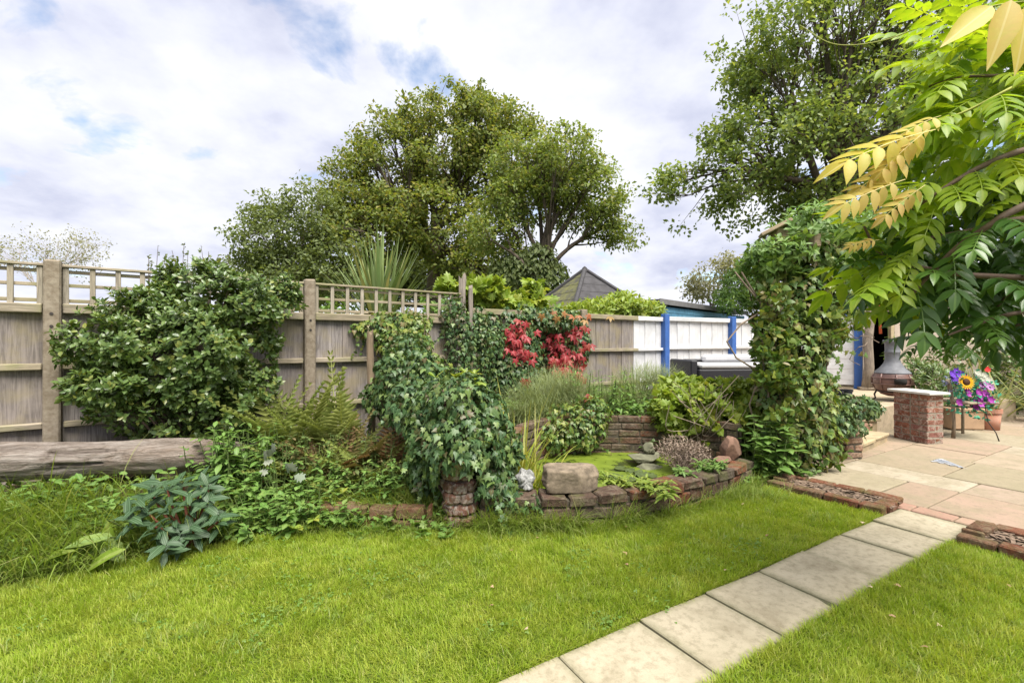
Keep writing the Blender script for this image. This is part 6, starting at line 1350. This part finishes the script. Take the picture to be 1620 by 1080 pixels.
# left part of the tree group
tree('hedgerow_tree', 'lower grey green tree at the left flank of the broad tree', (*W(460, 600, 21)[:2], -.06), W(460, 420, 21), [E(460, 370, 21, 62, 58, 2.2), E(420, 390, 21, 40, 50, 2), E(505, 350, 21, 40, 55, 2), E(450, 430, 21, 75, 40, 2), E(540, 420, 21, 60, 60, 2), E(405, 345, 21, 18, 20, .8)], 400, 44, .17, .55, 'tree_dark', 202, .2, 7, hole=(1.0, .34))
# maple with open branches
Ym = 18
tree('maple_tree', 'open branched maple with bare limbs showing beside the broad tree', (*W(852, 600, Ym)[:2], -.06), W(857, 400, Ym), [E(890, 255, Ym, 80, 42, 2), E(945, 310, Ym, 48, 48, 1.6), E(825, 265, Ym, 60, 45, 1.8), E(800, 320, Ym, 45, 40, 1.5), E(985, 370, Ym, 26, 22, .8), E(950, 350, Ym, 35, 28, 1), E(780, 370, Ym, 45, 38, 1.5), E(870, 300, Ym, 60, 30, 1.6), E(905, 345, Ym + .5, 40, 22, 1)], 520, 38, .15, .42, 'maple_leaf', 203, .19, 13, hole=(1.0, .32), shell=(.5, 1.03), branch_r=1.1)
ivy('ivy', 'ivy wrapped round the lower trunk of the open branched maple', (*W(852, 600, Ym)[:2], -.06), [E(850, 420, Ym, 30, 40, .6), E(820, 425, Ym, 45, 30, .6), E(870, 440, Ym, 30, 30, .5)], 2200, .2, 'tree_dark', 204, 0, None, [DIA], inner=.3, stem_n=3)
# oak at right, nearer
Yo = 12.5
oak = [E(1290, 130, Yo, 120, 80, 2.2), E(1200, 250, Yo, 110, 60, 2), E(1300, 260, Yo, 110, 80, 2.2), E(1395, 140, Yo, 95, 90, 2.2), E(1120, 290, Yo, 70, 45, 1.4), E(1230, 60, Yo, 80, 60, 1.8), E(1180, 120, Yo, 32, 40, 1), E(1330, 30, Yo, 90, 60, 2), E(1060, 290, Yo, 38, 26, .8), E(1150, 210, Yo, 40, 30, .9), E(1440, 20, Yo, 90, 60, 2), E(1480, 220, Yo, 90, 120, 2), E(1100, 335, Yo, 50, 22, .9), E(1180, 330, Yo, 50, 40, 1.2), E(1300, 330, Yo, 70, 40, 1.5), E(1560, 100, Yo, 80, 150, 2), E(1390, -70, Yo, 170, 60, 2)]
tree('oak_tree', 'tall spreading oak towering over the pergola and wisteria', (*W(1330, 600, Yo)[:2], -.06), W(1320, 300, Yo), oak, 1150, 36, .135, .38, 'oak_leaf', 205, .26, 14, hole=(1.3, .485), branch_r=.9)
# small distant trees
tree('overexposed_tree', 'thin tree in the distance over the left fence, overexposure painted into its pale colour', (*W(85, 600, 32)[:2], -.06), W(85, 430, 32), [E(60, 400, 32, 60, 40, 2), E(120, 400, 32, 50, 36, 2), E(20, 405, 32, 40, 30, 2), E(90, 380, 32, 50, 28, 2), E(150, 395, 32, 25, 26, 1.5)], 420, 4, .16, .5, 'pale_leaf', 206, .12, 7, bark=m_plain('overexposed_bark', (.36, .32, .28), .9, .2), hole=(.5, .4), branch_r=.8)  # bark and leaves coloured pale to stand in for overexposure
tree('wispy_tree', 'thin wispy tree over the blue shed roof', (*W(1130, 600, 19)[:2], -.06), W(1130, 470, 19), [E(1125, 440, 19, 28, 32, 1), E(1150, 430, 19, 30, 28, 1), E(1105, 455, 19, 16, 18, .6)], 130, 16, .14, .4, 'pale_leaf', 207, .07, 5, hole=(1, .4))
shrub('bamboo_bush', 'green arching bush behind the shed roof beside the pergola', 'shrub', (*W(1185, 600, 12.5)[:2], -.06), [E(1175, 455, 12.5, 28, 30, .7), E(1195, 430, 12.5, 24, 26, .6), E(1160, 475, 12.5, 26, 16, .5)], 620, 5, .16, 'herb_leaf', 208, [LANCE], 0, None, nst=8, up=-.3)
tree('far_hedge_tree', 'low dark tree mass behind the gazebo and trellis', (*W(800, 600, 30)[:2], -.06), W(800, 470, 30), [E(700, 440, 30, 90, 40, 2), E(600, 440, 30, 90, 40, 2), E(800, 450, 30, 70, 35, 2), E(480, 455, 30, 70, 30, 2)], 300, 60, .28, .95, 'tree_dark', 209, .2, 8)

shrub('hedge', 'dense green hedge behind the second trellis panel', 'hedge', (-1.6, 7.6, -.06), [(np.array([-2.4, 7.0, 1.0]), np.array([1.0, .6, .95])), (np.array([-1.2, 7.8, 1.05]), np.array([1.1, .6, 1.0])), (np.array([-.1, 8.4, 1.1]), np.array([1.0, .6, 1.0]))], 1500, 6, .09, 'herb_leaf', 210, [ELLW], 0, lambda P: (fdist(P[:, 0], P[:, 1]) < -.15) & (P[:, 2] > 0), nst=12)
# ------------------------------------------------------------------ wisteria hanging in from the right
ws = plant('wisteria', 'wisteria branches with long pinnate leaves reaching in above the patio', 'wisteria', (3.1, 2.1, .0)); rng = rng_(301)
hub = np.array([3.05, 2.05, 2.0]); MB().tube(smooth_line([(3.12, 2.1, -.03), (3.08, 2.05, .6), (3.14, 2.12, 1.3), (3.05, 2.05, 2.0), (2.9, 2.0, 2.5)], 4), .05, 9).build('trunk', M_TRUNK, ws, True)
M_WST = m_plain('wisteria_stem', (.13, .085, .06), .7, .3, 20); M_WGR = m_plain('green_shoot', (.32, .34, .06), .6, .2, 20)
BR = [([(1760, 200, 1.9), (1619, 238, 1.85), (1552, 264, 1.85), (1503, 292, 1.85), (1441, 333, 1.9)], .011, 0), ([(1760, 260, 1.9), (1608, 331, 1.8), (1566, 356, 1.8), (1506, 398, 1.85), (1436, 472, 1.9)], .012, 0), ([(1760, 330, 2.0), (1601, 349, 1.95), (1545, 363, 2), (1471, 377, 2.05), (1420, 390, 2.1)], .012, 0), ([(1640, 440, 1.9), (1513, 433, 1.9), (1425, 414, 1.95), (1387, 394, 2.0), (1367, 358, 2.0)], .009, 0), ([(1760, 470, 2.0), (1619, 493, 1.95), (1563, 507, 2.0), (1500, 530, 2.0)], .009, 0),
      ([(1760, 100, 1.7), (1620, 118, 1.6), (1524, 122, 1.6), (1462, 139, 1.65)], .007, 0), ([(1760, 70, 1.5), (1620, 130, 1.45), (1533, 174, 1.5), (1468, 198, 1.55)], .006, 1), ([(1760, 0, 1.6), (1600, 5, 1.6), (1474, 37, 1.65), (1394, 65, 1.7), (1320, 70, 1.75), (1265, 40, 1.8)], .0028, 1), ([(1760, 380, 1.7), (1650, 420, 1.7), (1600, 460, 1.75), (1570, 495, 1.8)], .008, 0), ([(1760, 500, 2.0), (1640, 510, 1.95), (1540, 525, 2.0), (1480, 535, 2.1), (1455, 520, 2.1)], .007, 0)]
curves = []
for pts, r0, green in BR:
    q = smooth_line([W(p[0], p[1], p[2] - (.3 if r0 > .0085 else 0)) for p in pts], 5); curves.append(q); a0 = q[0]; hubp = hub + np.array([0, 0, min(.5, max(-1.2, a0[2] - hub[2]))])
    MB().tube(smooth_line([hubp, (hubp + a0) / 2 + [0, 0, .06]] + q[::1], 2), np.linspace(r0 * 1.25, r0 * .45, (len(q) + 1) * 2 + 1), 7, False).build('branch', M_WGR if green else M_WST, ws, True)
PIN = [t_pinnate(6, .34, .38, .22, 1), t_pinnate(5, .38, .38, .3, 2), t_pinnate(6, .33, .36, .12, 3), t_pinnate(4, .42, .4, .25, 4)]
def wleaves(n, region, mat, seed, size, dirm, n_ind, Yr=(1.55, 2.25), dj=.5):
    rng = rng_(seed); P = []
    while len(P) < n:
        px, py = rng.uniform(1330, 1740), rng.uniform(-60, 600)
        if region(px, py): P.append(W(px, py, rng.uniform(*Yr)))
    P = np.array(P); D = nrm(np.array(dirm) + rng.normal(0, dj, (n, 3))); N = nrm(np.array([-.1, -.2, 1]) + rng.normal(0, .35, (n, 3))); leaves(ws, PIN, P, D, N, size * rng.uniform(.75, 1.2, n), LM[mat], seed, n_ind)
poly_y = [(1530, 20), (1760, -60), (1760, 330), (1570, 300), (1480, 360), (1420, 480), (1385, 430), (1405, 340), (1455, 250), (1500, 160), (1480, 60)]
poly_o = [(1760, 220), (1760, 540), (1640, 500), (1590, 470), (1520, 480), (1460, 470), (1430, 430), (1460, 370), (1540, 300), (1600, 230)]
ip = lambda poly: (lambda x, y: inpoly(np.array([x]), np.array([y]), poly)[0])
wleaves(240, ip(poly_y), 'wisteria_young_lit', 311, .21, (-.75, -.15, -.02), 160, (1.55, 2.2), .35); wleaves(140, ip(poly_o), 'wisteria_old_shaded', 312, .24, (-.65, -.1, -.15), 110, (1.7, 2.3)); wleaves(60, ip([(1500, 60), (1760, 60), (1760, 460), (1480, 460)]), 'wisteria_old_shaded', 313, .26, (-.5, .1, -.2), 40, (2.2, 2.7)); wleaves(60, ip([(1420, 440), (1500, 400), (1760, 400), (1760, 560), (1600, 500), (1500, 500)]), 'wisteria_old_shaded', 314, .2, (-.6, -.1, -.15), 60, (1.75, 2.3)); wleaves(40, ip([(1390, 360), (1480, 330), (1480, 480), (1410, 500)]), 'wisteria_young_lit', 315, .19, (-.7, -.1, -.1), 40, (1.8, 2.2), .35)
# leaves carried along the branches
for i, q in enumerate(curves):
    n = len(q); P, D = [], []
    for j in range(n):
        if j % 2 == 0 or i == 7: continue
        t = nrm(q[min(j + 1, n - 1)] - q[max(j - 1, 0)]); s = nrm(np.cross(t, [0, 0, 1])) * (1 if j % 4 == 1 else -1); P.append(q[j]); D.append(t * .5 + s + rng.normal(0, .2, 3) + [0, 0, -.2])
    if P: leaves(ws, PIN, np.array(P), np.array(D), np.tile([[0, -.2, 1.]], (len(P), 1)), .15 if i in (4, 8, 9) else .2, LM['wisteria_young_lit' if i in (0, 5, 6) else 'wisteria_old_shaded'], 330 + i, 300)
# golden leaves
gold = [((1505, 200, 1.4), (1340, 232, 1.38)), ((1450, 245, 1.42), (1365, 280, 1.4)), ((1450, 278, 1.4), (1332, 315, 1.38)), ((1475, 285, 1.36), (1400, 335, 1.36)), ((1500, 180, 1.42), (1425, 200, 1.4)), ((1400, 378, 1.5), (1345, 385, 1.5)), ((1480, 195, 1.38), (1395, 262, 1.38))]
for i, (a_, b_) in enumerate(gold):
    A, B = W(*a_), W(*b_); d = (B - A) * .85; A = A + (B - A) * .15; leaves(ws, PIN[i % 3], A[None], d[None], np.array([[0, -.75, .65]]), np.array([np.linalg.norm(d)]), LM['wisteria_gold'], 350 + i, 1)
for i, (px, py, l_, d) in enumerate([(1570, 10, .17, (-.75, -.1, -.55)), (1600, 0, .19, (-.35, -.1, -.9)), (1625, 10, .18, (-.2, -.1, -.9))]):
    leaves(ws, t_fine(.34, .05, .1), W(px, py, 1.15)[None], np.array([d], float), np.array([[-.2, -1, .35]]), np.array([l_]), LM['wisteria_gold'], 360 + i, 1)
